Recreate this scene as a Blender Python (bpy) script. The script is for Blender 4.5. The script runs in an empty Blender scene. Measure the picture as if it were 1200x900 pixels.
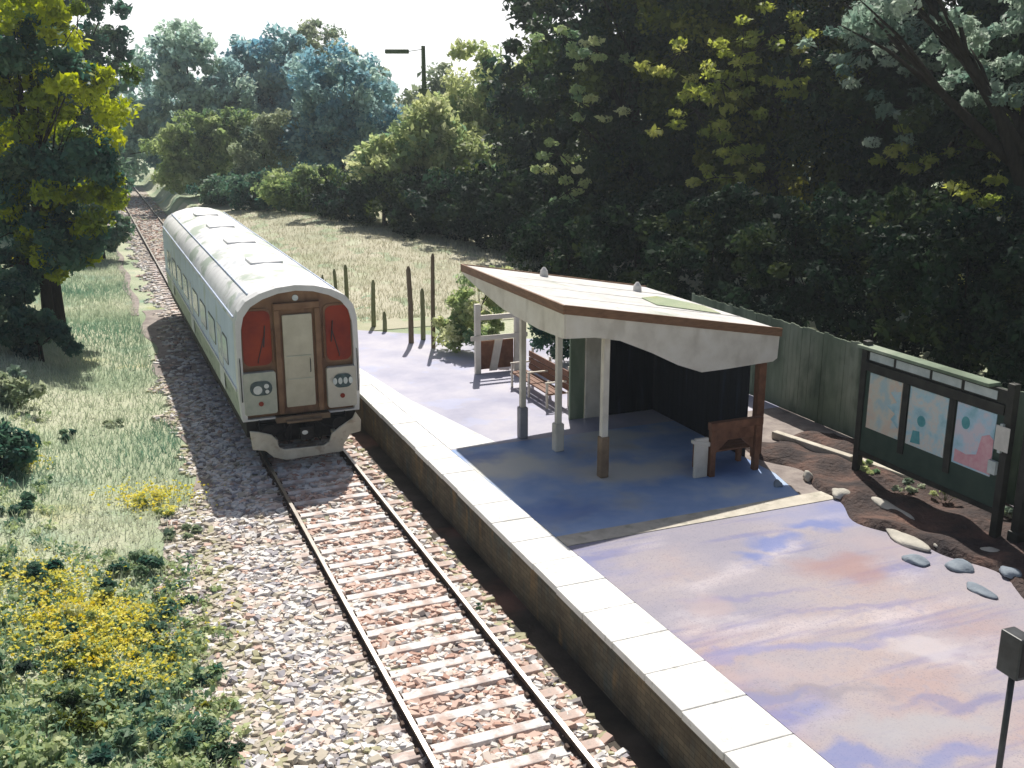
import bpy, math, random
import numpy as np
from mathutils import Vector, Matrix
R = math.radians
scene = bpy.context.scene
C = scene.collection

# ------------------------------------------------------------------ camera, sky, sun, exposure
PITCH = math.atan(325/1200)
cam = bpy.data.objects.new('camera', bpy.data.cameras.new('camera'))
C.objects.link(cam)
cam.location = (0, 0, 8)
cam.rotation_euler = (math.pi/2 - PITCH, 0, 0)
cam.data.lens = 36.0; cam.data.sensor_width = 36.0
cam.data.clip_start = 0.1; cam.data.clip_end = 2000
scene.camera = cam

SUN_EL, SUN_AZ = R(52), R(0)          # azimuth measured from +Y towards +X
w = bpy.data.worlds.new('World'); scene.world = w; w.use_nodes = True
nt = w.node_tree; nt.nodes.clear()
wo = nt.nodes.new('ShaderNodeOutputWorld')
bg = nt.nodes.new('ShaderNodeBackground'); bg.inputs[1].default_value = 0.06
sky = nt.nodes.new('ShaderNodeTexSky'); sky.sky_type = 'NISHITA'; sky.sun_disc = False
sky.sun_elevation = SUN_EL; sky.sun_rotation = SUN_AZ; sky.dust_density = 3.0; sky.air_density = 1.0
nt.links.new(sky.outputs[0], bg.inputs[0])
haz = nt.nodes.new('ShaderNodeBackground'); haz.inputs[0].default_value = (1, 1, 1, 1); haz.inputs[1].default_value = 1.05
tc = nt.nodes.new('ShaderNodeTexCoord'); sp = nt.nodes.new('ShaderNodeSeparateXYZ')
nt.links.new(tc.outputs['Generated'], sp.inputs[0])
mr = nt.nodes.new('ShaderNodeMapRange'); mr.inputs[1].default_value = 0.10; mr.inputs[2].default_value = 0.42
mr.inputs[3].default_value = 1.0; mr.inputs[4].default_value = 0.0
nt.links.new(sp.outputs[2], mr.inputs[0])
mx = nt.nodes.new('ShaderNodeMixShader')
md_ = nt.nodes.new('ShaderNodeMapRange'); md_.inputs[1].default_value = -.1; md_.inputs[2].default_value = .75; md_.inputs[3].default_value = .22
nt.links.new(sp.outputs[1], md_.inputs[0])
mm_ = nt.nodes.new('ShaderNodeMath'); mm_.operation = 'MULTIPLY'; nt.links.new(mr.outputs[0], mm_.inputs[0]); nt.links.new(md_.outputs[0], mm_.inputs[1])
nt.links.new(mm_.outputs[0], mx.inputs[0]); nt.links.new(bg.outputs[0], mx.inputs[1]); nt.links.new(haz.outputs[0], mx.inputs[2])
nt.links.new(mx.outputs[0], wo.inputs[0])

sd = bpy.data.lights.new('sun', 'SUN'); sd.energy = 4.6; sd.angle = R(0.6); sd.color = (1.0, 0.955, 0.88)
sun = bpy.data.objects.new('sun', sd); C.objects.link(sun)
sv = Vector((math.sin(SUN_AZ)*math.cos(SUN_EL), math.cos(SUN_AZ)*math.cos(SUN_EL), math.sin(SUN_EL)))
sun.rotation_euler = sv.to_track_quat('Z', 'Y').to_euler()
sun.location = sv*60
scene.view_settings.view_transform = 'Standard'; scene.view_settings.look = 'None'
scene.view_settings.gamma = 1.0; scene.view_settings.exposure = 0.38
scene.render.engine = 'CYCLES'
scene.cycles.max_bounces = 6; scene.cycles.diffuse_bounces = 3; scene.cycles.transmission_bounces = 4

# ------------------------------------------------------------------ frames: u across the railway, s along it
ANG = R(22.6)
Tx, Ty = -math.sin(ANG), math.cos(ANG)
Nx, Ny = math.cos(ANG), math.sin(ANG)
def W(u, s, z=0.0): return (u*Nx + s*Tx, 11.1 + u*Ny + s*Ty, z)
def US(x, y):
    y = y - 11.1
    return x*Nx + y*Ny, x*Tx + y*Ty
def G(px, py, z=0.9):                 # a spot on level z seen in the 1200x900 survey picture
    X = (px-600)/1200; Y = -(py-450)/1200
    dy = math.cos(PITCH)+Y*math.sin(PITCH); dz = -math.sin(PITCH)+Y*math.cos(PITCH)
    k = (z-8)/dz
    return (X*k, dy*k, z)

# ------------------------------------------------------------------ mesh builder and helpers
class MB:
    def __init__(self): self.v = []; self.f = []; self.m = []
    def add(self, vs, fs, mi=0):
        b = len(self.v); self.v += [tuple(p) for p in vs]
        self.f += [tuple(b+i for i in f) for f in fs]; self.m += [mi]*len(fs)
        return self
    def box(self, x0, x1, y0, y1, z0, z1, mi=0):
        vs = [(x0,y0,z0),(x1,y0,z0),(x1,y1,z0),(x0,y1,z0),(x0,y0,z1),(x1,y0,z1),(x1,y1,z1),(x0,y1,z1)]
        return self.add(vs, [(0,3,2,1),(4,5,6,7),(0,1,5,4),(1,2,6,5),(2,3,7,6),(3,0,4,7)], mi)
    def prism(self, pts, d, mi=0):        # polygon pts (3D, planar) extruded by vector d
        n = len(pts); vs = list(pts) + [tuple(a+b for a, b in zip(p, d)) for p in pts]
        fs = [tuple(range(n)), tuple(range(2*n-1, n-1, -1))] + [(i, i+n, (i+1) % n+n, (i+1) % n) for i in range(n)]
        return self.add(vs, fs, mi)
    def tube(self, path, rad, n=8, mi=0, cap=True):
        path = [Vector(p) for p in path]
        if not isinstance(rad, (list, tuple)): rad = [rad]*len(path)
        vs = []; fs = []
        for i, p in enumerate(path):
            a = path[max(i-1, 0)]; b = path[min(i+1, len(path)-1)]
            d = (b-a).normalized()
            ref = Vector((0, 0, 1)) if abs(d.z) < .9 else Vector((0, 1, 0))
            s1 = d.cross(ref).normalized(); s2 = d.cross(s1)
            for k in range(n):
                an = 2*math.pi*k/n
                vs.append(tuple(p + (s1*math.cos(an)+s2*math.sin(an))*rad[i]))
        for i in range(len(path)-1):
            for k in range(n):
                fs.append((i*n+k, i*n+(k+1) % n, (i+1)*n+(k+1) % n, (i+1)*n+k))
        if cap: fs += [tuple(range(n))[::-1], tuple(range((len(path)-1)*n, len(path)*n))]
        return self.add(vs, fs, mi)
    def build(self, name, mats, parent=None, loc=(0, 0, 0), rz=0, bevel=0, smooth=False):
        me = bpy.data.meshes.new(name); me.from_pydata(self.v, [], self.f)
        if not isinstance(mats, (list, tuple)): mats = [mats]
        for m in mats: me.materials.append(m)
        me.polygons.foreach_set('material_index', self.m)
        import bmesh
        b = bmesh.new(); b.from_mesh(me); bmesh.ops.recalc_face_normals(b, faces=b.faces[:]); b.to_mesh(me); b.free()
        if smooth: me.polygons.foreach_set('use_smooth', [True]*len(me.polygons))
        me.update()
        o = bpy.data.objects.new(name, me); C.objects.link(o)
        if parent: o.parent = parent
        else: o.location = loc; o.rotation_euler = (0, 0, rz)
        if bevel:
            md = o.modifiers.new('bevel', 'BEVEL'); md.width = bevel; md.segments = 2; md.limit_method = 'ANGLE'
        return o
def tag(o, label=None, cat=None, group=None, kind=None):
    if label: o['label'] = label
    if cat: o['category'] = cat
    if group: o['group'] = group
    if kind: o['kind'] = kind
    return o
def thing(name, label, cat, loc=(0, 0, 0), rz=0, group=None):
    o = bpy.data.objects.new(name, None); C.objects.link(o); o.empty_display_size = .3
    o.location = loc; o.rotation_euler = (0, 0, rz)
    return tag(o, label, cat, group)
def copy_thing(src, loc, rz, label):
    r = src.copy(); C.objects.link(r); r.location = loc; r.rotation_euler = (0, 0, rz); r['label'] = label
    for ch in list(src.children):
        c = ch.copy(); C.objects.link(c); c.parent = r
        for g in list(ch.children):
            d = g.copy(); C.objects.link(d); d.parent = c
    return r

# ------------------------------------------------------------------ materials
def rgb(c): return (c[0], c[1], c[2], 1)
def mat(name, stops, scale=3.0, detail=6, rough=.8, bump=.2, bscale=30, metal=0, spec=.3, coord='Object',
        stretch=(1, 1, 1), distort=0.0, layers=(), bdist=.02):
    """stops: [(pos,colour)...] over a noise; layers: (scale, lo, hi, colour, strength, stretch) irregular stains laid over it."""
    m = bpy.data.materials.new(name); m.use_nodes = True; t = m.node_tree; N = t.nodes; L = t.links
    b = N['Principled BSDF']; b.inputs['Roughness'].default_value = rough; b.inputs['Metallic'].default_value = metal
    b.inputs['Specular IOR Level'].default_value = spec
    c = N.new('ShaderNodeTexCoord'); mp = N.new('ShaderNodeMapping'); mp.inputs['Scale'].default_value = stretch
    L.new(c.outputs[coord], mp.inputs[0])
    nz = N.new('ShaderNodeTexNoise'); nz.inputs['Scale'].default_value = scale; nz.inputs['Detail'].default_value = detail
    nz.inputs['Distortion'].default_value = distort; nz.inputs['Roughness'].default_value = .6
    L.new(mp.outputs[0], nz.inputs[0])
    cr = N.new('ShaderNodeValToRGB'); e = cr.color_ramp.elements
    while len(e) < len(stops): e.new(.5)
    for i, (p, col) in enumerate(stops): e[i].position = p; e[i].color = rgb(col)
    L.new(nz.outputs[0], cr.inputs[0]); out = cr.outputs[0]
    for k, (sc, lo, hi, col, st, stc) in enumerate(layers):
        mp2 = N.new('ShaderNodeMapping'); mp2.inputs['Scale'].default_value = stc; mp2.inputs['Location'].default_value = (k*7.3+1, k*3.1, k*1.7)
        L.new(c.outputs[coord], mp2.inputs[0])
        n2 = N.new('ShaderNodeTexNoise'); n2.inputs['Scale'].default_value = sc; n2.inputs['Detail'].default_value = 5; n2.inputs['Distortion'].default_value = .15
        L.new(mp2.outputs[0], n2.inputs[0])
        r2 = N.new('ShaderNodeMapRange'); r2.inputs[1].default_value = lo; r2.inputs[2].default_value = hi; r2.inputs[4].default_value = st
        r2.interpolation_type = 'SMOOTHSTEP'; L.new(n2.outputs[0], r2.inputs[0])
        mxx = N.new('ShaderNodeMix'); mxx.data_type = 'RGBA'; mxx.inputs[7].default_value = rgb(col)
        L.new(r2.outputs[0], mxx.inputs[0]); L.new(out, mxx.inputs[6]); out = mxx.outputs[2]
    L.new(out, b.inputs['Base Color'])
    if bump:
        nb = N.new('ShaderNodeTexNoise'); nb.inputs['Scale'].default_value = bscale; nb.inputs['Detail'].default_value = 8
        L.new(mp.outputs[0], nb.inputs[0])
        bp = N.new('ShaderNodeBump'); bp.inputs['Strength'].default_value = bump; bp.inputs['Distance'].default_value = bdist
        L.new(nb.outputs[0], bp.inputs['Height']); L.new(bp.outputs[0], b.inputs['Normal'])
    return m
def leafmat(name, cols, trans=.35, attr=True):
    m = bpy.data.materials.new(name); m.use_nodes = True; t = m.node_tree; N = t.nodes; L = t.links; N.clear()
    o = N.new('ShaderNodeOutputMaterial'); at = N.new('ShaderNodeAttribute'); at.attribute_name = 'tint'
    cr = N.new('ShaderNodeValToRGB'); e = cr.color_ramp.elements
    while len(e) < len(cols): e.new(.5)
    for i, c in enumerate(cols): e[i].position = i/(len(cols)-1); e[i].color = rgb(c)
    L.new(at.outputs['Fac'], cr.inputs[0])
    d = N.new('ShaderNodeBsdfPrincipled'); d.inputs['Roughness'].default_value = .55; d.inputs['Specular IOR Level'].default_value = .04 if name.startswith('deep') else .15
    tr = N.new('ShaderNodeBsdfTranslucent')
    hs = N.new('ShaderNodeHueSaturation'); hs.inputs['Hue'].default_value = .497; hs.inputs['Saturation'].default_value = 1.15; hs.inputs['Value'].default_value = 1.5
    L.new(cr.outputs[0], hs.inputs['Color']); L.new(cr.outputs[0], d.inputs['Base Color']); L.new(hs.outputs[0], tr.inputs[0])
    ms = N.new('ShaderNodeMixShader'); ms.inputs[0].default_value = trans
    L.new(d.outputs[0], ms.inputs[1]); L.new(tr.outputs[0], ms.inputs[2]); L.new(ms.outputs[0], o.inputs[0])
    return m
def attrmat(name, cols, rough=.9, bump=.3, bscale=60):
    m = bpy.data.materials.new(name); m.use_nodes = True; t = m.node_tree; N = t.nodes; L = t.links
    b = N['Principled BSDF']; b.inputs['Roughness'].default_value = rough; b.inputs['Specular IOR Level'].default_value = .2
    at = N.new('ShaderNodeAttribute'); at.attribute_name = 'tint'
    cr = N.new('ShaderNodeValToRGB'); cr.color_ramp.interpolation = 'CONSTANT'; e = cr.color_ramp.elements
    while len(e) < len(cols): e.new(.5)
    for i, c in enumerate(cols): e[i].position = i/len(cols); e[i].color = rgb(c)
    L.new(at.outputs['Fac'], cr.inputs[0]); L.new(cr.outputs[0], b.inputs['Base Color'])
    return m

M = {}
M['concrete_white'] = mat('white coping concrete', [(.3, (.62, .61, .58)), (.5, (.76, .75, .72)), (.7, (.82, .81, .79))], 1.6, bump=.25, bscale=40,
    layers=[(.9, .58, .75, (.56, .55, .52), .5, (1, 1, 1)), (9, .60, .72, (.44, .43, .40), .6, (1, 1, 1)), (2.5, .68, .78, (.40, .40, .34), .5, (1, 1, 1))])
def add_courses(m, sc=1.0):
    t = m.node_tree; N = t.nodes; L = t.links; b = N['Principled BSDF']
    c = N.new('ShaderNodeTexCoord'); mp = N.new('ShaderNodeMapping'); mp.inputs['Rotation'].default_value = (R(90), 0, R(90))
    sx_ = N.new('ShaderNodeSeparateXYZ'); cb = N.new('ShaderNodeCombineXYZ'); L.new(c.outputs['Object'], sx_.inputs[0])
    L.new(sx_.outputs[1], cb.inputs[0]); L.new(sx_.outputs[2], cb.inputs[1])
    br = N.new('ShaderNodeTexBrick'); br.inputs['Scale'].default_value = 1; br.inputs['Brick Width'].default_value = .24; br.inputs['Row Height'].default_value = .08
    br.inputs['Mortar Size'].default_value = .006; br.inputs['Color1'].default_value = (1, 1, 1, 1); br.inputs['Color2'].default_value = (.6, .6, .6, 1); br.inputs['Mortar'].default_value = (.35, .33, .3, 1)
    L.new(cb.outputs[0], br.inputs['Vector'])
    src = b.inputs['Base Color'].links[0].from_socket
    mm = N.new('ShaderNodeMix'); mm.data_type = 'RGBA'; mm.blend_type = 'MULTIPLY'; mm.inputs[0].default_value = .75
    L.new(src, mm.inputs[6]); L.new(br.outputs[0], mm.inputs[7]); L.new(mm.outputs[2], b.inputs['Base Color'])
M['kerb'] = mat('cream kerb stone', [(.3, (.42, .38, .31)), (.7, (.62, .57, .48))], 3, bump=.3,
    layers=[(5, .55, .7, (.30, .29, .22), .6, (1, 1, 1))])
M['tarmac_mauve'] = mat('faded mauve platform surface', [(.25, (.24, .23, .29)), (.42, (.30, .28, .33)), (.56, (.36, .32, .34)), (.75, (.40, .33, .32))], .30, detail=5, rough=.85, bump=.35, bscale=120, bdist=.01, distort=.3,
    layers=[(.42, .52, .75, (.38, .24, .22), .5, (1, 1.2, 1)), (.5, .52, .72, (.10, .15, .42), .60, (.7, 1.3, 1)),
            (.7, .52, .72, (.56, .50, .52), .6, (.6, 1.4, 1)), (1.6, .56, .72, (.12, .13, .32), .40, (.22, 1.8, 1)), (45, .5, .75, (.17, .16, .2), .6, (1, 1, 1)), (7, .5, .7, (.30, .28, .33), .45, (1, 1, 1))])
M['tarmac_shade'] = mat('shade blue worn paving', [(.3, (.24, .36, .60)), (.5, (.34, .45, .66)), (.7, (.52, .58, .66))], .9, detail=3, bump=.3, bscale=90, bdist=.01, distort=.2,
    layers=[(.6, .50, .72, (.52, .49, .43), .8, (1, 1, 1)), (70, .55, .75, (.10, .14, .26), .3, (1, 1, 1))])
M['tarmac_lilac'] = mat('pale lilac platform surface', [(.3, (.34, .34, .44)), (.5, (.44, .43, .51)), (.7, (.54, .52, .56))], .7, bump=.3, bscale=90, bdist=.01,
    layers=[(1.2, .56, .66, (.40, .43, .60), .5, (1, 1, 1)), (60, .56, .75, (.32, .31, .38), .3, (1, 1, 1))])
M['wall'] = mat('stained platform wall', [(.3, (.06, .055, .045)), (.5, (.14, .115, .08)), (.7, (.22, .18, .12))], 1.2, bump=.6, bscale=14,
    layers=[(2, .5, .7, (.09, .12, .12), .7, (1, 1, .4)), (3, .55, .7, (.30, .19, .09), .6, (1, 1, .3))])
M['ballast_base'] = mat('ballast bed', [(.3, (.20, .16, .14)), (.5, (.36, .31, .27)), (.7, (.47, .42, .36))], 7, bump=.8, bscale=22,
    layers=[(.5, .52, .66, (.24, .27, .13), .6, (1, 1, 1))])
M['bank'] = mat('pale summer grass', [(.25, (.20, .26, .16)), (.42, (.32, .38, .25)), (.55, (.46, .48, .34)), (.7, (.56, .55, .42))], .23, detail=7, rough=.95, bump=.8, bscale=18, bdist=.06, distort=.6,
    layers=[(.35, .56, .70, (.16, .30, .22), .65, (1, 1, 1)), (.28, .62, .72, (.55, .46, .10), .45, (1, 1, 1)), (12, .5, .7, (.30, .38, .18), .5, (1, 1, 1))])
M['stone'] = attrmat('ballast stones', [(.46, .29, .23), (.58, .42, .35), (.64, .55, .48), (.72, .69, .65), (.62, .60, .59), (.38, .36, .38), (.30, .27, .26), (.47, .42, .34), (.40, .38, .24), (.22, .27, .17)])
M['sleeper'] = mat('weathered concrete sleeper', [(.3, (.56, .52, .50)), (.5, (.70, .67, .65)), (.7, (.80, .78, .76))], 4, bump=.4, bscale=40,
    layers=[(2.5, .46, .64, (.44, .30, .24), .75, (1, 1, 1)), (9, .5, .66, (.34, .30, .28), .5, (1, 1, 1))])
M['rail'] = mat('rusty rail web', [(.3, (.035, .025, .022)), (.7, (.12, .08, .06))], 8, rough=.75, bump=.3, metal=.2)
M['railtop'] = mat('polished rail head', [(.3, (.50, .46, .42)), (.7, (.64, .60, .55))], 2, rough=.32, bump=.05, metal=.9, stretch=(1, 1, 1))
M['t_white'] = mat('off white train paint', [(.3, (.60, .60, .60)), (.7, (.72, .72, .71))], 2, rough=.45, bump=.05,
    layers=[(1.4, .55, .72, (.46, .47, .45), .6, (1, .6, 1)), (5, .6, .75, (.40, .38, .34), .4, (1, 1, .2))])
M['t_roof'] = mat('chalky white train roof', [(.3, (.66, .66, .66)), (.7, (.84, .84, .83))], 1.2, rough=.65, bump=.1,
    layers=[(1.1, .54, .64, (.34, .42, .33), .8, (1, .6, 1)), (2.4, .58, .7, (.42, .46, .50), .6, (1, .5, 1)), (3, .55, .75, (.45, .42, .38), .6, (.3, 3, 1))])
M['t_side'] = mat('blue grey train side', [(.3, (.50, .58, .74)), (.7, (.62, .70, .86))], 1.5, rough=.4, bump=.05,
    layers=[(2, .54, .7, (.36, .42, .36), .6, (1, .8, .5))])
M['t_skirt'] = mat('grey green lower train side', [(.3, (.30, .35, .28)), (.7, (.44, .48, .38))], 2, rough=.5, bump=.1,
    layers=[(6, .52, .66, (.14, .18, .13), .7, (1, .5, 1))])
M['t_brown'] = mat('brown train end', [(.3, (.16, .085, .048)), (.7, (.27, .16, .095))], 2.2, rough=.5, bump=.08, layers=[(3, .55, .7, (.12, .06, .04), .6, (1, 1, .3))])
M['t_door'] = mat('pale grey end door', [(.3, (.48, .45, .35)), (.7, (.60, .57, .46))], 3, rough=.5, bump=.06)
M['t_red'] = mat('deep red window', [(.3, (.16, .014, .010)), (.7, (.34, .045, .016))], 1.6, rough=.3, bump=.0, spec=.25)
M['t_panel'] = mat('pale green lamp panel', [(.3, (.36, .40, .34)), (.7, (.55, .56, .48))], 3, rough=.5, bump=.05)
M['t_panel2'] = mat('cream lamp panel', [(.3, (.50, .48, .42)), (.7, (.62, .60, .52))], 3, rough=.5, bump=.05)
M['black'] = mat('sooty black', [(.3, (.010, .009, .010)), (.7, (.035, .03, .03))], 5, rough=.7, bump=.3)
M['lamp_dark'] = mat('dark teal lamp surround', [(.3, (.03, .06, .07)), (.7, (.08, .13, .14))], 9, rough=.3, bump=.05)
M['lens'] = mat('frosted lamp lens', [(.3, (.50, .58, .60)), (.7, (.70, .74, .72))], 12, rough=.15, bump=.0, spec=.6)
M['plough'] = mat('cream snowplough paint', [(.3, (.55, .50, .40)), (.7, (.72, .67, .56))], 4, rough=.6, bump=.15, layers=[(5, .55, .7, (.35, .25, .16), .6, (1, 1, 1))])
M['glass_side'] = mat('sky toned side window glass', [(.3, (.34, .42, .54)), (.7, (.46, .54, .66))], 1.2, rough=.12, bump=0, spec=.7)  # pale sky reflection put into the glass colour
M['roof_white'] = mat('chalky shelter roof', [(.3, (.46, .45, .43)), (.5, (.57, .56, .54)), (.7, (.64, .63, .61))], 2.2, bump=.4,
    layers=[(.8, .58, .68, (.26, .32, .22), .75, (1, .5, 1)), (6, .6, .7, (.42, .40, .34), .5, (1, 1, 1))])
M['brown_trim'] = mat('brown painted timber', [(.3, (.15, .075, .04)), (.7, (.26, .14, .075))], 5, rough=.6, bump=.2, stretch=(1, 1, 6))
M['cream'] = mat('cream painted boards', [(.3, (.56, .51, .43)), (.5, (.68, .63, .54)), (.7, (.75, .71, .63))], 1.8, rough=.65, bump=.15,
    layers=[(2.2, .54, .7, (.46, .41, .33), .6, (1, 1, .4))])
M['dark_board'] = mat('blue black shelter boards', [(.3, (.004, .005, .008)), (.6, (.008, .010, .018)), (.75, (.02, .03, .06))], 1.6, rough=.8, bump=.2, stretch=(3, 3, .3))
M['greypost'] = mat('grey post sleeve', [(.3, (.26, .25, .27)), (.7, (.38, .36, .38))], 4, bump=.2)
M['brownpost'] = mat('brown post sleeve', [(.3, (.17, .11, .07)), (.7, (.28, .20, .13))], 4, bump=.2)
M['bench'] = mat('red brown bench timber', [(.3, (.11, .045, .025)), (.7, (.24, .11, .06))], 5, rough=.55, bump=.2, stretch=(1, 6, 1))
M['board_frame'] = mat('dark green black board frame', [(.3, (.012, .013, .012)), (.7, (.04, .04, .032))], 4, rough=.55, bump=.1)
M['board_green'] = mat('bottle green board panel', [(.3, (.02, .045, .035)), (.7, (.045, .075, .055))], 3, rough=.6, bump=.1)
M['pale_strip'] = mat('pale header strip', [(.3, (.38, .44, .42)), (.7, (.55, .60, .58))], 5, rough=.5, bump=.05)
M['poster_a'] = mat('cream and teal poster print', [(.35, (.42, .55, .56)), (.46, (.62, .60, .50)), (.56, (.64, .53, .42)), (.66, (.46, .60, .62))], 2.2, rough=.4, bump=0, detail=4)
M['poster_b'] = mat('turquoise poster print', [(.32, (.26, .46, .52)), (.46, (.42, .60, .64)), (.58, (.62, .60, .54)), (.68, (.50, .64, .66))], 3.0, rough=.4, bump=0, detail=4)
M['poster_c'] = mat('blue and pink poster print', [(.30, (.24, .46, .52)), (.48, (.42, .60, .70)), (.60, (.62, .58, .62))], 2.6, rough=.4, bump=0, detail=4)
M['pink'] = mat('pink poster band', [(.3, (.60, .28, .32)), (.7, (.68, .44, .46))], 9, rough=.4, bump=0)
M['teal'] = mat('teal poster mark', [(.3, (.06, .26, .28)), (.7, (.12, .36, .38))], 9, rough=.4, bump=0)
M['paper'] = mat('notice paper', [(.3, (.48, .47, .42)), (.7, (.60, .58, .53))], 9, rough=.5, bump=0)
M['fence'] = mat('mossy grey green boards', [(.3, (.07, .10, .06)), (.5, (.17, .22, .15)), (.7, (.33, .37, .28))], .7, rough=.8, bump=.3, bscale=12, stretch=(1, 1, .35), layers=[(1.3, .5, .7, (.05, .08, .05), .8, (1, 1, .6))])
M['soil'] = mat('red brown garden soil', [(.3, (.025, .020, .022)), (.5, (.065, .045, .04)), (.7, (.15, .085, .065))], 1.4, rough=.9, bump=1.0, bscale=10, bdist=.08)
M['rock'] = mat('pale flat edging stone', [(.3, (.34, .32, .28)), (.7, (.58, .54, .46))], 3, bump=.5)
M['rock_blue'] = mat('slate blue stone', [(.3, (.13, .16, .20)), (.7, (.28, .32, .36))], 3, bump=.5)
M['stake'] = mat('green brown timber stake', [(.3, (.12, .13, .055)), (.7, (.24, .24, .12))], 4, bump=.3, stretch=(3, 3, .6))
M['stake_brown'] = mat('brown timber stake', [(.3, (.10, .07, .045)), (.7, (.20, .15, .09))], 4, bump=.3, stretch=(3, 3, .6))
M['bark'] = mat('dark bark', [(.3, (.012, .010, .008)), (.7, (.04, .032, .025))], 6, spec=.05, rough=.95, bump=.8, bscale=12, stretch=(2, 2, .4))
M['steel_dark'] = mat('dark painted steel', [(.3, (.022, .024, .028)), (.7, (.06, .065, .07))], 6, rough=.45, bump=.05)
M['mast'] = mat('green painted mast', [(.3, (.045, .075, .03)), (.7, (.10, .14, .06))], 6, rough=.6, bump=.05)
M['cess_shade'] = mat('grey cinder and shade tone', [(.3, (.16, .13, .12)), (.5, (.26, .22, .20)), (.7, (.36, .31, .27))], 2.4, bump=.8, bscale=20)

M['wall_shade'] = mat('dark wall shade strip', [(.3, (.03, .026, .02)), (.5, (.065, .052, .04)), (.7, (.11, .09, .07))], 1.1, bump=.6, bscale=12, layers=[(.5, .55, .7, (.30, .14, .10), .6, (1, 1, 1))])
add_courses(M['wall'])
def add_spots(m, spots):
    t = m.node_tree; N = t.nodes; L = t.links; b = N['Principled BSDF']
    c = N.new('ShaderNodeTexCoord'); nz = N.new('ShaderNodeTexNoise'); nz.inputs['Scale'].default_value = 1.6; nz.inputs['Detail'].default_value = 5
    L.new(c.outputs['Object'], nz.inputs[0])
    sb = N.new('ShaderNodeVectorMath'); sb.operation = 'MULTIPLY_ADD'; sb.inputs[1].default_value = (1.1, 1.1, 0)
    L.new(nz.outputs[1], sb.inputs[0]); L.new(c.outputs['Object'], sb.inputs[2])
    out = b.inputs['Base Color'].links[0].from_socket
    for (px, py, rx, ry, col, st) in spots:
        g = G(px, py, .9); u, s_ = US(g[0], g[1])
        mp = N.new('ShaderNodeMapping'); mp.vector_type = 'TEXTURE'; mp.inputs['Location'].default_value = (u+.55, s_+.55, .9)
        mp.inputs['Rotation'].default_value = (0, 0, -ANG+R(8)); mp.inputs['Scale'].default_value = (rx, ry, 3)
        L.new(sb.outputs[0], mp.inputs[0]); gr = N.new('ShaderNodeTexGradient'); gr.gradient_type = 'SPHERICAL'; L.new(mp.outputs[0], gr.inputs[0])
        mr_ = N.new('ShaderNodeMapRange'); mr_.interpolation_type = 'SMOOTHSTEP'; mr_.inputs[2].default_value = .75; mr_.inputs[4].default_value = st*.78
        L.new(gr.outputs[1], mr_.inputs[0])
        mm = N.new('ShaderNodeMix'); mm.data_type = 'RGBA'; mm.inputs[7].default_value = rgb(col)
        L.new(mr_.outputs[0], mm.inputs[0]); L.new(out, mm.inputs[6]); out = mm.outputs[2]
    L.new(out, b.inputs['Base Color'])
BL = (.10, .16, .42); RD = (.33, .19, .17); PL = (.50, .46, .48); PK = (.43, .33, .32)
add_spots(M['tarmac_mauve'], [(960, 600, 1.9, .9, (.26, .28, .44), .7), (905, 635, .75, .45, BL, .85), (960, 615, .9, .35, BL, .8), (885, 655, .4, .4, BL, .8),
    (985, 665, 1.1, .7, RD, .75), (1040, 640, .9, .8, PK, .5), (880, 700, 1.6, .16, (.20, .19, .34), .6), (1000, 712, 1.4, .14, (.20, .19, .34), .6),
    (880, 765, 1.2, .22, (.18, .20, .42), .6), (990, 755, 1.3, .2, (.18, .20, .42), .55), (1090, 760, .9, .4, PL, .8), (830, 710, .5, .5, PK, .6),
    (900, 790, 1.2, .25, PK, .5), (960, 812, 1.5, .22, (.22, .20, .24), .65), (1120, 818, 1.1, .2, (.16, .17, .32), .6), (900, 820, .9, .12, (.18, .2, .38), .6),
    (1080, 850, 1.6, .4, (.36, .36, .38), .7), (1000, 890, .7, .3, BL, .7), (1110, 885, .9, .3, BL, .6)])
add_spots(M['tarmac_shade'], [(655, 600, 1.8, .8, (.12, .22, .50), .8), (840, 545, 1.6, .9, (.10, .17, .38), .9), (600, 545, 1.6, 1.1, (.72, .70, .62), 1.2), (735, 552, 2.0, .9, (.72, .66, .56), 1.2), (720, 510, 1.2, .7, (.60, .60, .56), 1.1), (560, 535, .8, .6, (.14, .24, .52), .8)])
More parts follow.
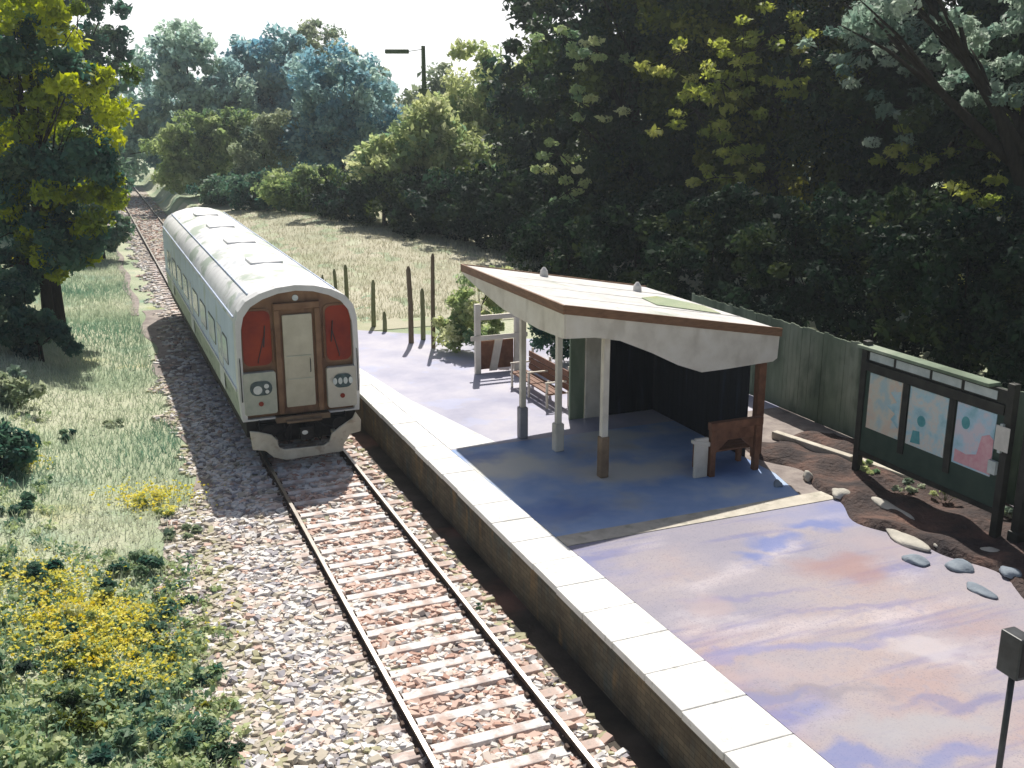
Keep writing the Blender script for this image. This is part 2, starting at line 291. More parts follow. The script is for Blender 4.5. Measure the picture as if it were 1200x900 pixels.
# ------------------------------------------------------------------ ground sheet
def sm(x): x = np.clip(x, 0, 1); return x*x*(3-2*x)
def ground_z(x, y):
    x = np.asarray(x, float); yy = np.asarray(y, float)-11.1
    u = x*Nx + yy*Ny; s = x*Tx + yy*Ty
    left = 1.25*sm((-u-3.3)/7.0) + 0.9*sm((-u-10)/20)
    right = 1.01*sm((u-2.05)/1.3) + .5*sm((s-30)/40)*sm((u-3)/8)
    z = np.where(u < 0, left, right) - .15
    amp = np.clip((np.abs(u)-2.6)/2, 0, 1)*np.where((u > 0) & (s < 24), 0, 1)
    z = z + amp*(.07*np.sin(x*1.3+.5*yy)*np.cos(yy*.9) + .05*np.sin(x*2.9+1.7)*np.sin(yy*2.3+.4) + .12*np.sin(x*.31)*np.cos(yy*.23))
    # beyond the far trees the land runs level to the horizon
    return z
def grid(name, us, ss, m, dz=0.0, zf=None):
    U, S = np.meshgrid(us, ss)
    X = U*Nx + S*Tx; Y = 11.1 + U*Ny + S*Ty
    Z = (ground_z(X, Y) if zf is None else zf(U, S)) + dz
    n1, n2 = U.shape
    v = np.stack([X.ravel(), Y.ravel(), Z.ravel()], 1)
    idx = np.arange(n1*n2).reshape(n1, n2)
    f = np.stack([idx[:-1, :-1].ravel(), idx[:-1, 1:].ravel(), idx[1:, 1:].ravel(), idx[1:, :-1].ravel()], 1)
    me = bpy.data.meshes.new(name); me.from_pydata(v.tolist(), [], f.tolist()); me.materials.append(m)
    me.polygons.foreach_set('use_smooth', [True]*len(me.polygons)); me.update()
    o = bpy.data.objects.new(name, me); C.objects.link(o)
    return o
us = np.concatenate([[-900, -400, -150, -80], np.arange(-50, -12, 1.2), np.arange(-12, 14, .3), np.arange(14, 60, 1.5), [80, 150, 400, 900]])
ss = np.concatenate([[-60, -30], np.arange(-12, 40, .4), np.arange(40, 130, 2), [160, 220, 400, 1200]])
tag(grid('ground', us, ss, M['bank']), kind='structure')
M['field'] = mat('dry straw field', [(.3, (.32, .34, .23)), (.5, (.44, .42, .31)), (.7, (.52, .49, .38))], .25, rough=.95, bump=.6, bscale=18, bdist=.05, layers=[(.4, .54, .7, (.34, .36, .22), .6, (1, 1, 1))])
tag(grid('field', np.arange(2.3, 24, .8), np.concatenate([np.arange(22, 60, 1.0), np.arange(60, 76, 2)]), M['field'], .02), kind='structure')
# ballast bed with an uneven left edge
def strip_sheet(name, lo, hi, s0, s1, m, z, n=3, step=.5):
    ssx = np.arange(s0, s1+step, step); vs = []; fs = []
    for i, s in enumerate(ssx):
        a, b = lo(s), hi(s)
        for k in range(n+1):
            u = a+(b-a)*k/n
            p = W(u, s); zz = z(u, s)
            vs.append((p[0], p[1], zz))
    for i in range(len(ssx)-1):
        for k in range(n):
            j = i*(n+1)+k
            fs.append((j, j+1, j+n+2, j+n+1))
    me = bpy.data.meshes.new(name); me.from_pydata(vs, [], fs); me.materials.append(m); me.update()
    o = bpy.data.objects.new(name, me); C.objects.link(o); return o
def gz(u, s):
    p = W(u, s); return float(ground_z(p[0], p[1]))
def ledge(s):
    base = -3.5 if s < 9 else (-3.5+(s-9)*.35 if s < 12 else (-2.45 if s < 24 else max(-1.75, -2.45) if s > 30 else -2.45+(s-24)*.117))
    return base + .22*math.sin(s*1.7) + .13*math.sin(s*4.1+1) + .1*math.sin(s*.6)
tag(strip_sheet('ballast_bed', ledge, lambda s: 1.8, -6, 105, M['ballast_base'], lambda u, s: gz(u, s)+.012, 6), kind='structure')
tag(strip_sheet('train_shade_strip', lambda s: -2.5+.2*math.sin(s)-.0*s, lambda s: -1.5, 10, 34, M['cess_shade'], lambda u, s: gz(u, s)+.022, 3), kind='structure')  # dark band painting the train's shadow onto the ballast
tag(strip_sheet('trackside_path', lambda s: -2.75+.1*math.sin(s*.9), lambda s: -2.45+.1*math.sin(s*.9), 33, 92, M['cess_shade'], lambda u, s: gz(u, s)+.03, 2), kind='structure')

tag(strip_sheet('wall_shade_strip', lambda s: 1.42+.05*math.sin(s*2.1)+.03*math.sin(s*5), lambda s: 2.0, -6, 23, M['wall_shade'], lambda u, s: gz(min(u, 1.9), s)+.03, 2), kind='structure')  # dark strip: shade at the platform wall foot put into the colour
# ------------------------------------------------------------------ stones
def rocks(name, pts, sizes, tint, m, flat=.6, seed=1):
    rng = np.random.default_rng(seed); n = len(pts)
    base = np.array([(-1,-1,-1),(1,-1,-1),(1,1,-1),(-1,1,-1),(-1,-1,1),(1,-1,1),(1,1,1),(-1,1,1)], float)*.5
    fq = np.array([(0,3,2,1),(4,5,6,7),(0,1,5,4),(1,2,6,5),(2,3,7,6),(3,0,4,7)])
    V = np.repeat(base[None], n, 0) * (1+rng.uniform(-.35, .35, (n, 8, 3)))
    V[:, 4:, :2] *= .72
    sc = np.stack([sizes*rng.uniform(.8, 1.6, n), sizes*rng.uniform(.6, 1.0, n), sizes*flat*rng.uniform(.7, 1.2, n)], 1)
    V *= sc[:, None]
    a = rng.uniform(-.7, .7, n) + np.where(rng.random(n) < .25, 1.5, 0)
    ca, sa = np.cos(a), np.sin(a)
    tl = rng.uniform(-.35, .35, n)
    x, y, z = V[..., 0], V[..., 1], V[..., 2]
    z2 = z + x*np.tan(tl)[:, None]
    X = x*ca[:, None]-y*sa[:, None]; Y = x*sa[:, None]+y*ca[:, None]
    V = np.stack([X, Y, z2], -1) + pts[:, None]
    F = (fq[None]+(np.arange(n)*8)[:, None, None]).reshape(-1, 4)
    o = qmesh(name, V.reshape(-1, 3), F, np.repeat(tint, 6), m)
    o.data.polygons.foreach_set('use_smooth', [False]*len(o.data.polygons)); o.data.update()
    return o
def qmesh(name, V, F, tint, m, k=4):
    me = bpy.data.meshes.new(name); nv, nf = len(V), len(F)
    me.vertices.add(nv); me.vertices.foreach_set('co', V.astype(np.float32).ravel())
    me.loops.add(nf*k); me.loops.foreach_set('vertex_index', F.astype(np.int32).ravel())
    me.polygons.add(nf); me.polygons.foreach_set('loop_start', np.arange(0, nf*k, k, dtype=np.int32))
    me.update(calc_edges=True)
    at = me.attributes.new('tint', 'FLOAT', 'FACE'); at.data.foreach_set('value', tint.astype(np.float32))
    me.materials.append(m); me.validate()
    o = bpy.data.objects.new(name, me); C.objects.link(o); return o
rng = np.random.default_rng(5)
def stone_field(n, s0, s1, u0, u1, smin, smax, zoff=.0):
    u = rng.uniform(u0, u1, n); s = rng.uniform(s0, s1, n)
    keep = u > np.array([ledge(q) for q in s])-.25*rng.random(n)
    on = (np.abs(((s+2.4+.33) % .66)-.33) < .15) & (u > -1.36) & (u < 1.42)
    keep &= ~(on & (rng.random(n) < .93))
    u, s = u[keep], s[keep]; n = len(u)
    X = u*Nx+s*Tx; Y = 11.1+u*Ny+s*Ty
    sz = rng.uniform(smin, smax, n)**1.0
    z = ground_z(X, Y)+.01+rng.uniform(0, .03, n)
    # heaped a little lower than the sleeper tops between the rails
    t = np.empty(n); r = rng.random(n)
    inside = (u > -.9) & (u < 1.0)
    patch = np.sin(X*2.1+1)*np.cos(Y*1.7)+.6*np.sin(Y*3.1)
    t_in = np.choose(np.searchsorted([.16, .42, .62, .88, .95], r), [.05, .15, .25, .35, .45, .65])
    t_in = np.where((patch > .5) & (r < .75), .12+.1*rng.random(n), t_in)
    t_out = np.choose(np.searchsorted([.06, .22, .48, .68, .84, .94], r), [.15, .25, .35, .45, .75, .55, .65])
    greener = (u < -2.4-.0*s) & (rng.random(n) < .45) | (u < -1.4) & (s < 1.5) & (rng.random(n) < .18)
    t_out = np.where(greener, np.where(rng.random(n) < .5, .85, .75), t_out)
    t = np.where(inside, t_in, t_out)
    t = np.where((u > 1.25) & (rng.random(n) < .6), np.where(rng.random(n) < .5, .12, .82), t)
    return np.stack([X, Y, z], 1), sz, t
P1 = stone_field(11000, -2.2, 8, -3.7, 1.5, .07, .17)
P2 = stone_field(7500, 8, 22, -3.4, 1.5, .09, .17)
P3 = stone_field(8000, 22, 95, -3.0, 1.75, .09, .2)
pts = np.concatenate([P1[0], P2[0], P3[0]]); szs = np.concatenate([P1[1], P2[1], P3[1]]); tt = np.concatenate([P1[2], P2[2], P3[2]])
tag(rocks('ballast_stones', pts, szs, tt, M['stone'], flat=.42, seed=3), 'pale and salmon ballast stones spread under and beside the rails', 'ballast', kind='stuff')

# ------------------------------------------------------------------ railway track
UL, UR = -.87, .97
tr = thing('railway_track', 'single railway track with rusty rails on pale concrete sleepers running under the train', 'railway track', W(0, 0), ANG)
def railmb(uc):
    mb = MB()
    prof = [(-.07, -.105), (.07, -.105), (.07, -.09), (.015, -.07), (.012, 0), (.036, .01), (.036, .045), (-.036, .045), (-.036, .01), (-.012, 0), (-.015, -.07), (-.07, -.09)]
    mb.prism([(uc+a, -6, b) for a, b in prof], (0, 112, 0))
    mb.box(uc-.033, uc+.033, -6, 106, .046, .050, 1)
    return mb
railmb(UL).build('rail', [M['rail'], M['railtop']], tr); railmb(UR).build('rail', [M['rail'], M['railtop']], tr)
sl = MB()
sl.prism([(-1.32, -.125, -.2), (-1.32, .125, -.2), (-1.32, .10, -.085), (-1.32, -.10, -.085)], (2.72, 0, 0))
rs = random.Random(4)
s0 = -2.4; first = None; k = 0
while s0 < 48:
    if first is None:
        first = sl.build('sleeper', M['sleeper'], tr, bevel=.012); o = first
    else:
        o = first.copy(); C.objects.link(o); o.parent = tr
    o.location = (rs.uniform(-.03, .03), s0, rs.uniform(-.012, .012)); o.rotation_euler = (0, 0, rs.uniform(-.018, .018))
    s0 += .66; k += 1
cl = MB().prism([(-.035, -.05, -.088), (.035, -.05, -.088), (.02, -.04, -.045), (-.02, -.04, -.045)], (0, .1, 0))
c0 = None
for i in range(24):
    for q in (UL-.085, UL+.085, UR-.085, UR+.085):
        if c0 is None: c0 = cl.build('rail_clip', M['rail'], tr, bevel=.006); o = c0
        else: o = c0.copy(); C.objects.link(o); o.parent = tr
        o.location = (q, -2.4+.66*i, 0)

# ------------------------------------------------------------------ platform
pf = thing('platform', 'long station platform with a white coping edge beside the track', 'platform', W(0, 0, 0), ANG)
S0, S1 = -9, 23.5
UE = 1.86
def su(s): return 2.78-.028*s         # inner edge of the white coping
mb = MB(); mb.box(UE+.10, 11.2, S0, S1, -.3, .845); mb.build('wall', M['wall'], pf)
mb = MB()
# coping slabs, one band, laid as pavers with tight joints
s = S0; rs = random.Random(9)
while s < S1-.1:
    L_ = .9
    e = rs.uniform(-.012, .012); zt = .905+rs.uniform(-.004, .004)
    mb.prism([(UE+e, s+.006, .79), (su(s), s+.006, .79), (su(s+L_), s+L_-.006, .79), (UE+e, s+L_-.006, .79)], (0, 0, zt-.79))
    s += L_
mb.build('coping', M['concrete_white'], pf, bevel=.014)
mb = MB(); mb.box(UE+.06, 2.4, S0, S1, .74, .79); mb.build('coping_bed', M['wall'], pf)
def sheet(name, poly, z, m, parent=None, th=.05):
    mb = MB(); mb.prism([(a, b, z-th) for a, b in poly], (0, 0, th)); return mb.build(name, m, parent)
sheet('front_paving', [(su(S0)+.005, S0), (11.2, S0), (11.2, 4.0), (su(4.0)+.005, 4.0)], .9, M['tarmac_mauve'], pf)
sheet('kerb_strip', [(su(4.0)+.005, 4.005), (8.3, 4.005), (8.3, 4.42), (su(4.4)+.005, 4.42)], .912, M['kerb'], pf, .06)
sheet('shelter_paving', [(su(4.43)+.005, 4.425), (7.75, 4.425), (8.05, 5.6), (8.05, 9.45), (su(9.45)+.005, 9.45)], .9, M['tarmac_shade'], pf)  # blue tone is the shelter roof's shadow painted into the paving
sheet('side_paving', [(7.755, 4.425), (11.2, 4.425), (11.2, 9.45), (8.055, 9.45), (8.055, 5.6)], .9, M['cess_shade'], pf)  # dark tone paints in the shadow beside the shelter
sheet('far_paving', [(su(9.45)+.005, 9.455), (11.2, 9.455), (11.2, S1-6), (7.0, S1-4), (su(S1)+.005, S1)], .9, M['tarmac_lilac'], pf)
sheet('pale_strip', [(su(9.45)+.01, 9.5), (su(9.45)+1.1, 9.5), (su(15)+.5, 13.5), (su(20)+.2, 18), (su(18)+.01, 18)], .905, M['concrete_white'], pf)

# ------------------------------------------------------------------ train
T = thing('passenger_train', 'white passenger train carriage with brown end, pale centre door and two red windows', 'train', W(0.02, 12.8), ANG)
half = [(1.36, 1.02), (1.40, 1.7), (1.40, 2.7), (1.385, 3.30), (1.31, 3.58), (1.13, 3.80), (.82, 3.96), (.43, 4.07), (0, 4.11)]
prof = half + [(-a, b) for a, b in half[-2::-1]]
def loft(pr, y0, y1, mb, mi=0, closed=True, ny=1):
    n = len(pr); b = len(mb.v)
    for j in range(ny+1):
        y = y0+(y1-y0)*j/ny
        mb.v += [(a, y, z) for a, z in pr]
    for j in range(ny):
        for i in range(n if closed else n-1):
            i2 = (i+1) % n
            mb.f.append((b+j*n+i, b+j*n+i2, b+(j+1)*n+i2, b+(j+1)*n+i)); mb.m.append(mi)
LEN = 20.2
inset = [(a*.915, 1.06 if i == 0 or i == len(prof)-1 else z-.13*(z > 3)) for i, (a, z) in enumerate(prof)]
body = MB()
loft(prof[:2], .35, LEN, body, 2, closed=False)       # right skirt
loft(prof[1:4], .35, LEN, body, 1, closed=False); loft(prof[3:4]+[prof[3]], .35, LEN, body, 0, closed=False) if False else None
nP = len(prof)
loft(prof[nP-4:nP-1], .35, LEN, body, 1, closed=False); loft(prof[nP-2:], .35, LEN, body, 2, closed=False)
loft([prof[-1], prof[0]], .35, LEN, body, 2, closed=False)
# front collar and rear wall
loft(prof, 0, .35, body, 0)
b0 = len(body.v); body.v += [(a, 0, z) for a, z in prof] + [(a, 0, z) for a, z in inset] + [(a, .14, z) for a, z in inset]
for i in range(nP):
    j = (i+1) % nP
    body.f.append((b0+i, b0+j, b0+nP+j, b0+nP+i)); body.m.append(0)
    body.f.append((b0+nP+i, b0+nP+j, b0+2*nP+j, b0+2*nP+i)); body.m.append(0)
b0 = len(body.v); body.v += [(a, LEN, z) for a, z in prof]; body.f.append(tuple(b0+i for i in range(nP))); body.m.append(1)
o = body.build('body', [M['t_white'], M['t_side'], M['t_skirt']], T)
roof = MB(); loft(prof[3:nP-3], .35, LEN, roof, 0, closed=False, ny=8)
o = roof.build('roof', M['t_roof'], T, smooth=True)
mb = MB()
for yv in (4.2, 8.6, 13.0, 17.2):
    mb = MB(); mb.prism([(-.42, yv-.5, 4.0), (.42, yv-.5, 4.0), (.42, yv+.5, 4.0), (-.42, yv+.5, 4.0)], (0, 0, .14)); mb.build('roof_vent', M['t_roof'], o, bevel=.04)
mb = MB(); mb.tube([(1.0, .5, 3.89), (1.0, LEN-.2, 3.89)], .018, 6); mb.tube([(-1.0, .5, 3.89), (-1.0, LEN-.2, 3.89)], .018, 6)
mb.tube([(-1.37, .4, 3.40), (-1.37, LEN-.1, 3.40)], .022, 6); mb.tube([(1.37, .4, 3.40), (1.37, LEN-.1, 3.40)], .022, 6)
mb.build('rain_gutter', M['t_side'], o)
ep = MB(); ep.prism([(a*.998, .13, z) for a, z in inset], (0, .05, 0)); endp = ep.build('end_panel', M['t_brown'], T)
def rbox(x0, x1, z0, z1, y, dep, r=.07, seg=4):
    pts = []
    for cx, cz, a0 in ((x1-r, z1-r, 0), (x0+r, z1-r, 90), (x0+r, z0+r, 180), (x1-r, z0+r, 270)):
        for i in range(seg+1):
            a = R(a0+90*i/seg); pts.append((cx+r*math.cos(a), y, cz+r*math.sin(a)))
    m_ = MB(); m_.prism(pts, (0, dep, 0)); return m_
# end windows with brown surrounds
for sx, (x0, x1, z0, z1) in ((-1, (-1.24, -.60, 2.30, 3.56)), (1, (.66, 1.24, 2.26, 3.56))):
    fr = rbox(x0-.05, x1+.035, z0-.05, z1+.05, .10, .04, .16).build('window', M['t_brown'], T, bevel=.008)
    rbox(x0, x1, z0, z1, .085, .03, .15).build('pane', M['t_red'], fr)
# middle gangway: raised frame and pale door
fr = MB(); fr.box(-.52, -.39, .03, .14, 1.1, 3.55); fr.box(.41, .54, .03, .14, 1.1, 3.55); fr.box(-.52, .54, .03, .14, 3.553, 3.70)
fr.build('door_frame', M['t_brown'], T, bevel=.015)
dr = rbox(-.33, .35, 1.24, 3.42, .07, .06, .03).build('door', M['t_door'], T, bevel=.01)
hd = MB(); hd.tube([(.26, .06, 2.05), (.26, .03, 2.08), (.26, .03, 2.35), (.26, .06, 2.38)], .012, 6); hd.build('handle', M['steel_dark'], dr)
# lamp panels
for (x0, x1, z0, z1, mm, side) in ((-1.30, -.56, 1.16, 2.16, 't_panel', -1), (.62, 1.31, 1.14, 2.12, 't_panel2', 1)):
    pn = rbox(x0, x1, z0, z1, -.02, .15, .06).build('lamp_panel', M[mm], T, bevel=.012)
    hl = rbox(x0+.14, x1-.10, 1.62, 1.95, -.045, .03, .15).build('headlight', M['lamp_dark'], pn)
    cx = (x0+x1)/2+.02
    lens = MB()
    if side < 0:
        for (dx, dz, r) in ((-.08, -.03, .10), (.12, .05, .055), (.13, -.08, .045)):
            lens.prism([(cx+dx+r*math.cos(a*math.pi/8), -.058, 1.785+dz+r*math.sin(a*math.pi/8)) for a in range(16)], (0, .02, 0))
    else:
        for q in range(4):
            r = .058
            lens.prism([(cx-.19+q*.125+r*.85*math.cos(a*math.pi/8), -.058, 1.785+r*1.4*math.sin(a*math.pi/8)) for a in range(16)], (0, .02, 0))
    lens.build('lens', M['lens'], hl)
# grab rails, wipers
mb = MB(); mb.tube([(-.585, .12, 2.35), (-.585, .02, 2.38), (-.585, .02, 3.1), (-.585, .12, 3.13)], .014, 6); mb.tube([(.60, .12, 2.35), (.60, .02, 2.38), (.60, .02, 3.1), (.60, .12, 3.13)], .014, 6)
mb.build('grab_rail', M['brown_trim'], T)
for (xa, xb) in ((-.92, -.75), (.95, .80)):
    mb = MB(); mb.tube([(xa, .07, 2.36), (xa, .045, 2.42), (xb, .055, 3.0)], .011, 5); mb.tube([(xb-.03, .05, 2.72), (xb+.02, .05, 3.22)], .014, 5); mb.build('wiper', M['steel_dark'], T)
for x in (-1.345, 1.345):
    mb = MB(); mb.tube([(x, -.01, 1.5), (x, -.05, 1.52), (x, -.05, 2.5), (x, -.01, 2.52)], .013, 6); mb.build('handrail', M['steel_dark'], T)
mb = MB(); mb.prism([(.07*math.cos(a*math.pi/8), .095, 3.80+.07*math.sin(a*math.pi/8)) for a in range(16)], (0, .04, 0)); mb.build('marker_lamp', M['lens'], T)
for x in (-.93, .965):
    mb = MB(); mb.prism([(x+.055*math.cos(a*math.pi/8), -.045, 1.42+.055*math.sin(a*math.pi/8)) for a in range(16)], (0, .03, 0)); mb.build('tail_lamp', M['t_red'], T)
mb = MB()
mb.tube([(-1.0, .02, 1.02), (-1.0, -.12, .80), (-.7, -.16, .66), (-.45, -.1, .72), (-.3, .0, .9)], .026, 7); mb.build('jumper_cable', M['black'], T)
mb = MB(); mb.tube([(1.0, .02, 1.02), (1.02, -.12, .86), (.75, -.16, .70), (.5, -.1, .76), (.32, .0, .9)], .026, 7); mb.build('jumper_cable', M['black'], T)
mb = MB(); mb.box(-.28, .30, .055, .07, 2.44, 2.46); mb.box(-.28, .30, .055, .07, 1.9, 1.915); mb.build('trim', M['t_panel'], dr)
# step plate under the door, underframe, coupler, buffers
mb = MB(); mb.box(-.62, .64, -.10, .16, .93, 1.06); mb.box(-.40, .42, -.22, -.10, .93, .98); mb.build('step', M['brownpost'], T, bevel=.01)
mb = MB(); mb.box(-1.28, 1.28, .1, LEN-.1, .62, 1.015); mb.box(-1.05, 1.05, .02, .1, .45, .92); mb.build('underframe', M['black'], T)
mb = MB(); mb.tube([(0, .1, .72), (0, -.34, .72)], .11, 12); mb.box(-.15, .15, -.46, -.32, .58, .86)
cp = mb.build('coupler', M['black'], T, bevel=.01)
mb = MB(); mb.prism([(-.05+.07*math.cos(a*math.pi/8), -.475, .76+.05*math.sin(a*math.pi/8)) for a in range(16)], (0, .02, 0)); mb.build('coupler_lamp', M['lens'], cp)
for sx in (-1, 1):
    mb = MB(); mb.tube([(.82*sx, .1, .80), (.82*sx, -.24, .80)], .07, 10); mb.tube([(.82*sx, -.24, .80), (.82*sx, -.28, .80)], .17, 14); mb.build('buffer', M['black'], T)
mb = MB(); mb.tube([(-.45, .0, .86), (-.46, -.12, .62), (-.38, -.16, .45), (-.30, -.08, .60), (-.28, .02, .82)], .022, 6); mb.build('brake_hose', M['black'], T)
mb = MB(); mb.tube([(.4, .0, .86), (.44, -.1, .6), (.36, -.14, .42), (.28, -.06, .58), (.26, .02, .8)], .022, 6)
mb.build('brake_hose', M['black'], T)
pl = [(-1.28, .96), (-1.08, .92), (-.80, .82), (-.70, .70), (-.64, .50), (-.52, .44), (.40, .42), (.52, .50), (.58, .68), (.78, .82), (1.10, 1.00), (1.17, 1.14), (1.29, .94), (1.27, .66), (1.02, .62), (.86, .40), (.82, .22), (-.50, .18), (-.78, .28), (-.96, .46), (-1.24, .52)]
mb = MB(); mb.prism([(a, -.42-.0*a, z-.05) for a, z in pl], (0, .07, 0))
for sx in (-1, 1): mb.box(sx*.7-.05, sx*.7+.05, -.35, .12, .52, .62)
mb.build('snowplough', M['plough'], T, bevel=.015)
# bogies with wheels
for yb in (3.3, LEN-3.3):
    mb = MB()
    for sx in (-1, 1): mb.box(sx*1.08-.06, sx*1.08+.06, yb-1.7, yb+1.7, .42, .66)
    mb.box(-1.0, 1.0, yb-.25, yb+.25, .4, .62)
    bg_ = mb.build('bogie', M['black'], T, bevel=.02)
    for ya in (yb-1.15, yb+1.15):
        for uc in (UL-.02, UR-.02):
            mb = MB(); mb.tube([(uc-.06, ya, .47), (uc+.06, ya, .47)], .42, 24); mb.build('wheel', M['rail'], bg_)
for ye, wd in ((7.0, 1.6), (9.6, 2.0), (12.4, 1.4)):
    mb = MB(); mb.box(-1.22, -.5, ye-wd/2, ye+wd/2, .38, .70); mb.build('equipment_box', M['black'], T, bevel=.02)
# side windows and doors (both sides)
for sx in (-1, 1):
    x0 = 1.400*sx; x1 = 1.412*sx
    for yc, hw in ((2.0, .45), (4.6, .7), (6.6, .7), (8.6, .7), (11.6, .7), (13.6, .7), (15.6, .7), (18.2, .45)):
        pts = []
        r = .09; y0, y1, z0, z1 = yc-hw, yc+hw, 2.0, 2.68
        for cy, cz, a0 in ((y1-r, z1-r, 0), (y0+r, z1-r, 90), (y0+r, z0+r, 180), (y1-r, z0+r, 270)):
            for i in range(4): a = R(a0+30*i); pts.append((x0, cy+r*math.cos(a), cz+r*math.sin(a)))
        mb = MB(); mb.prism(pts, (.010*sx, 0, 0)); wdw = mb.build('window', M['steel_dark'], T)
        q = [(x0+.011*sx, yc+(p[1]-yc)*.94, 2.34+(p[2]-2.34)*.9) for p in pts]
        mb = MB(); mb.prism(q, (.006*sx, 0, 0)); mb.build('pane', M['glass_side'], wdw)
    for yc in (3.0, 10.1, 17.1):
        mb = MB(); mb.box(min(x0, x1), max(x0, x1), yc-.42, yc+.42, 1.16, 2.74)
        d_ = mb.build('door', M['t_white'], T, bevel=.004)
        mb = MB(); mb.box(min(x1, x1+.006*sx), max(x1, x1+.006*sx), yc-.26, yc+.26, 1.98, 2.6); mb.build('pane', M['glass_side'], d_)
    mb = MB(); mb.box(min(x0, 1.43*sx), max(x0, 1.43*sx), .36, LEN, 1.66, 1.73); mb.build('side_trim', M['t_white'], T)

# ------------------------------------------------------------------ shelter
SH = thing('platform_shelter', 'white roofed platform shelter with brown fascia and cream valance on slim posts', 'shelter', W(0, 0), ANG)
def rz_(u): return 4.45-(u-3.72)*.17
U0, U1, SN, SF = 3.72, 8.62, 6.45, 11.95
mb = MB(); mb.prism([(U0+.03, SN+.03, rz_(U0)-.07), (U1-.03, SN+.03, rz_(U1)-.07), (U1-.03, SN+.03, rz_(U1)+.02), (U0+.03, SN+.03, rz_(U0)+.02)], (0, SF-SN-.06, 0))
rf = mb.build('roof', M['roof_white'], SH, bevel=.01)
mb = MB(); mb.prism([(U1-1.9, 8.2, rz_(U1-1.9)+.023), (U1-.5, 7.9, rz_(U1-.5)+.023), (U1-.2, 9.0, rz_(U1-.2)+.023), (U1-.9, 9.9, rz_(U1-.9)+.023), (U1-1.7, 9.2, rz_(U1-1.7)+.023)], (0, 0, .016)); mb.build('moss_patch', M['bank'], rf)
for i in range(1, 4):
    s_ = SN+(SF-SN)*i/4; mb = MB(); mb.prism([(U0+.06, s_-.018, rz_(U0+.06)+.015), (U1-.06, s_-.018, rz_(U1-.06)+.015), (U1-.06, s_-.018, rz_(U1-.06)+.027), (U0+.06, s_-.018, rz_(U0+.06)+.027)], (0, .036, 0)); mb.build('roof_seam', M['roof_white'], rf)
for q, (uu, s_) in enumerate(((5.6, 11.5), (7.6, 10.6))):
    mb = MB(); mb.tube([(uu, s_, rz_(uu)), (uu, s_, rz_(uu)+.16), (uu, s_, rz_(uu)+.24)], [.11, .09, .03], 10); mb.build('roof_vent', M['roof_white'], rf)
# brown fascia: track side and both ends
mb = MB(); mb.box(U0-.03, U0+.02, SN-.03, SF+.02, rz_(U0)-.13, rz_(U0)+.045); mb.build('fascia', M['brown_trim'], SH, bevel=.006)
for s_ in (SN-.03, SF-.02):
    mb = MB(); mb.prism([(U0+.023, s_, rz_(U0)-.13), (U1, s_, rz_(U1)-.13), (U1, s_, rz_(U1)+.045), (U0+.023, s_, rz_(U0)+.045)], (0, .05, 0)); mb.build('fascia', M['brown_trim'], SH, bevel=.006)
# valances
zt = lambda u: rz_(u)-.133
mb = MB(); mb.prism([(U0, SF, zt(U0)), (U0, SN, zt(U0)), (U0, SN, zt(U0)-.46), (U0, 7.6, zt(U0)-.50), (U0, 9.4, zt(U0)-.44), (U0, 11.0, zt(U0)-.22), (U0, SF, zt(U0)-.04)], (.03, 0, 0)); mb.build('valance', M['cream'], SH)
low = [(U0+.03, zt(U0)-.46), (4.35, 3.83), (4.9, 3.72), (5.6, 3.42), (6.2, 3.12), (6.75, 2.92), (7.3, 2.93), (8.45, 2.98), (8.55, 3.04)]
mb = MB(); mb.prism([(U0+.033, SN-.01, zt(U0))] + [(a, SN-.01, b) for a, b in low] + [(8.57, SN-.01, zt(8.57))], (0, .04, 0)); mb.build('valance', M['cream'], SH)
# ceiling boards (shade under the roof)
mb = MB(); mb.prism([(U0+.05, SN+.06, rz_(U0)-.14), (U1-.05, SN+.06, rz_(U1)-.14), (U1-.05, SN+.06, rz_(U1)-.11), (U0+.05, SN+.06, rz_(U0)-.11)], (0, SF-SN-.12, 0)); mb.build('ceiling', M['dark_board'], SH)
# posts with sleeves
def post(u, s_, top, w_, mcol, msl, hs, sw):
    mb = MB(); mb.box(u-w_/2, u+w_/2, s_-w_/2, s_+w_/2, .9, top); p_ = mb.build('post', mcol, SH, bevel=.008)
    if hs:
        mb = MB(); mb.prism([(u-sw/2, s_-sw/2, .9), (u+sw/2, s_-sw/2, .9), (u+sw/2, s_+sw/2, .9), (u-sw/2, s_+sw/2, .9)], (0, 0, hs)); mb.build('sleeve', msl, p_, bevel=.03)
post(4.76, 6.75, rz_(4.76)-.15, .13, M['cream'], M['brownpost'], .85, .19)
post(4.62, 8.55, rz_(4.62)-.15, .12, M['cream'], M['cream'], .62, .21)
post(4.27, 9.65, rz_(4.27)-.15, .12, M['cream'], M['greypost'], .72, .20)
post(8.30, 6.62, rz_(8.3)-.15, .17, M['bench'], None, 0, 0)
# walls
mb = MB()
n_ = 24
for i in range(n_):
    a = 6.7+(11.6-6.7)*i/n_; b = 6.7+(11.6-6.7)*(i+1)/n_
    mb.box(8.05, 8.10+.008*(i % 2), a, b-.012, .9, rz_(8.1)-.15)
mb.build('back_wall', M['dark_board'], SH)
mb = MB()
for i in range(9):
    a = 6.72+(8.04-6.72)*i/9; b = 6.72+(8.04-6.72)*(i+1)/9
    mb.box(a, b-.01, 10.45, 10.50+.008*(i % 2), .9, rz_(8.04)-.15)
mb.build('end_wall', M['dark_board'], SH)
mb = MB(); mb.box(6.2, 6.68, 10.42, 10.50, .9, rz_(6.6)-.15); mb.build('end_post', M['cream'], SH, bevel=.01)
mb = MB(); mb.box(5.82, 6.19, 10.46, 10.54, .9, rz_(6.6)-.15); mb.build('side_panel', M['fence'], SH, bevel=.01)

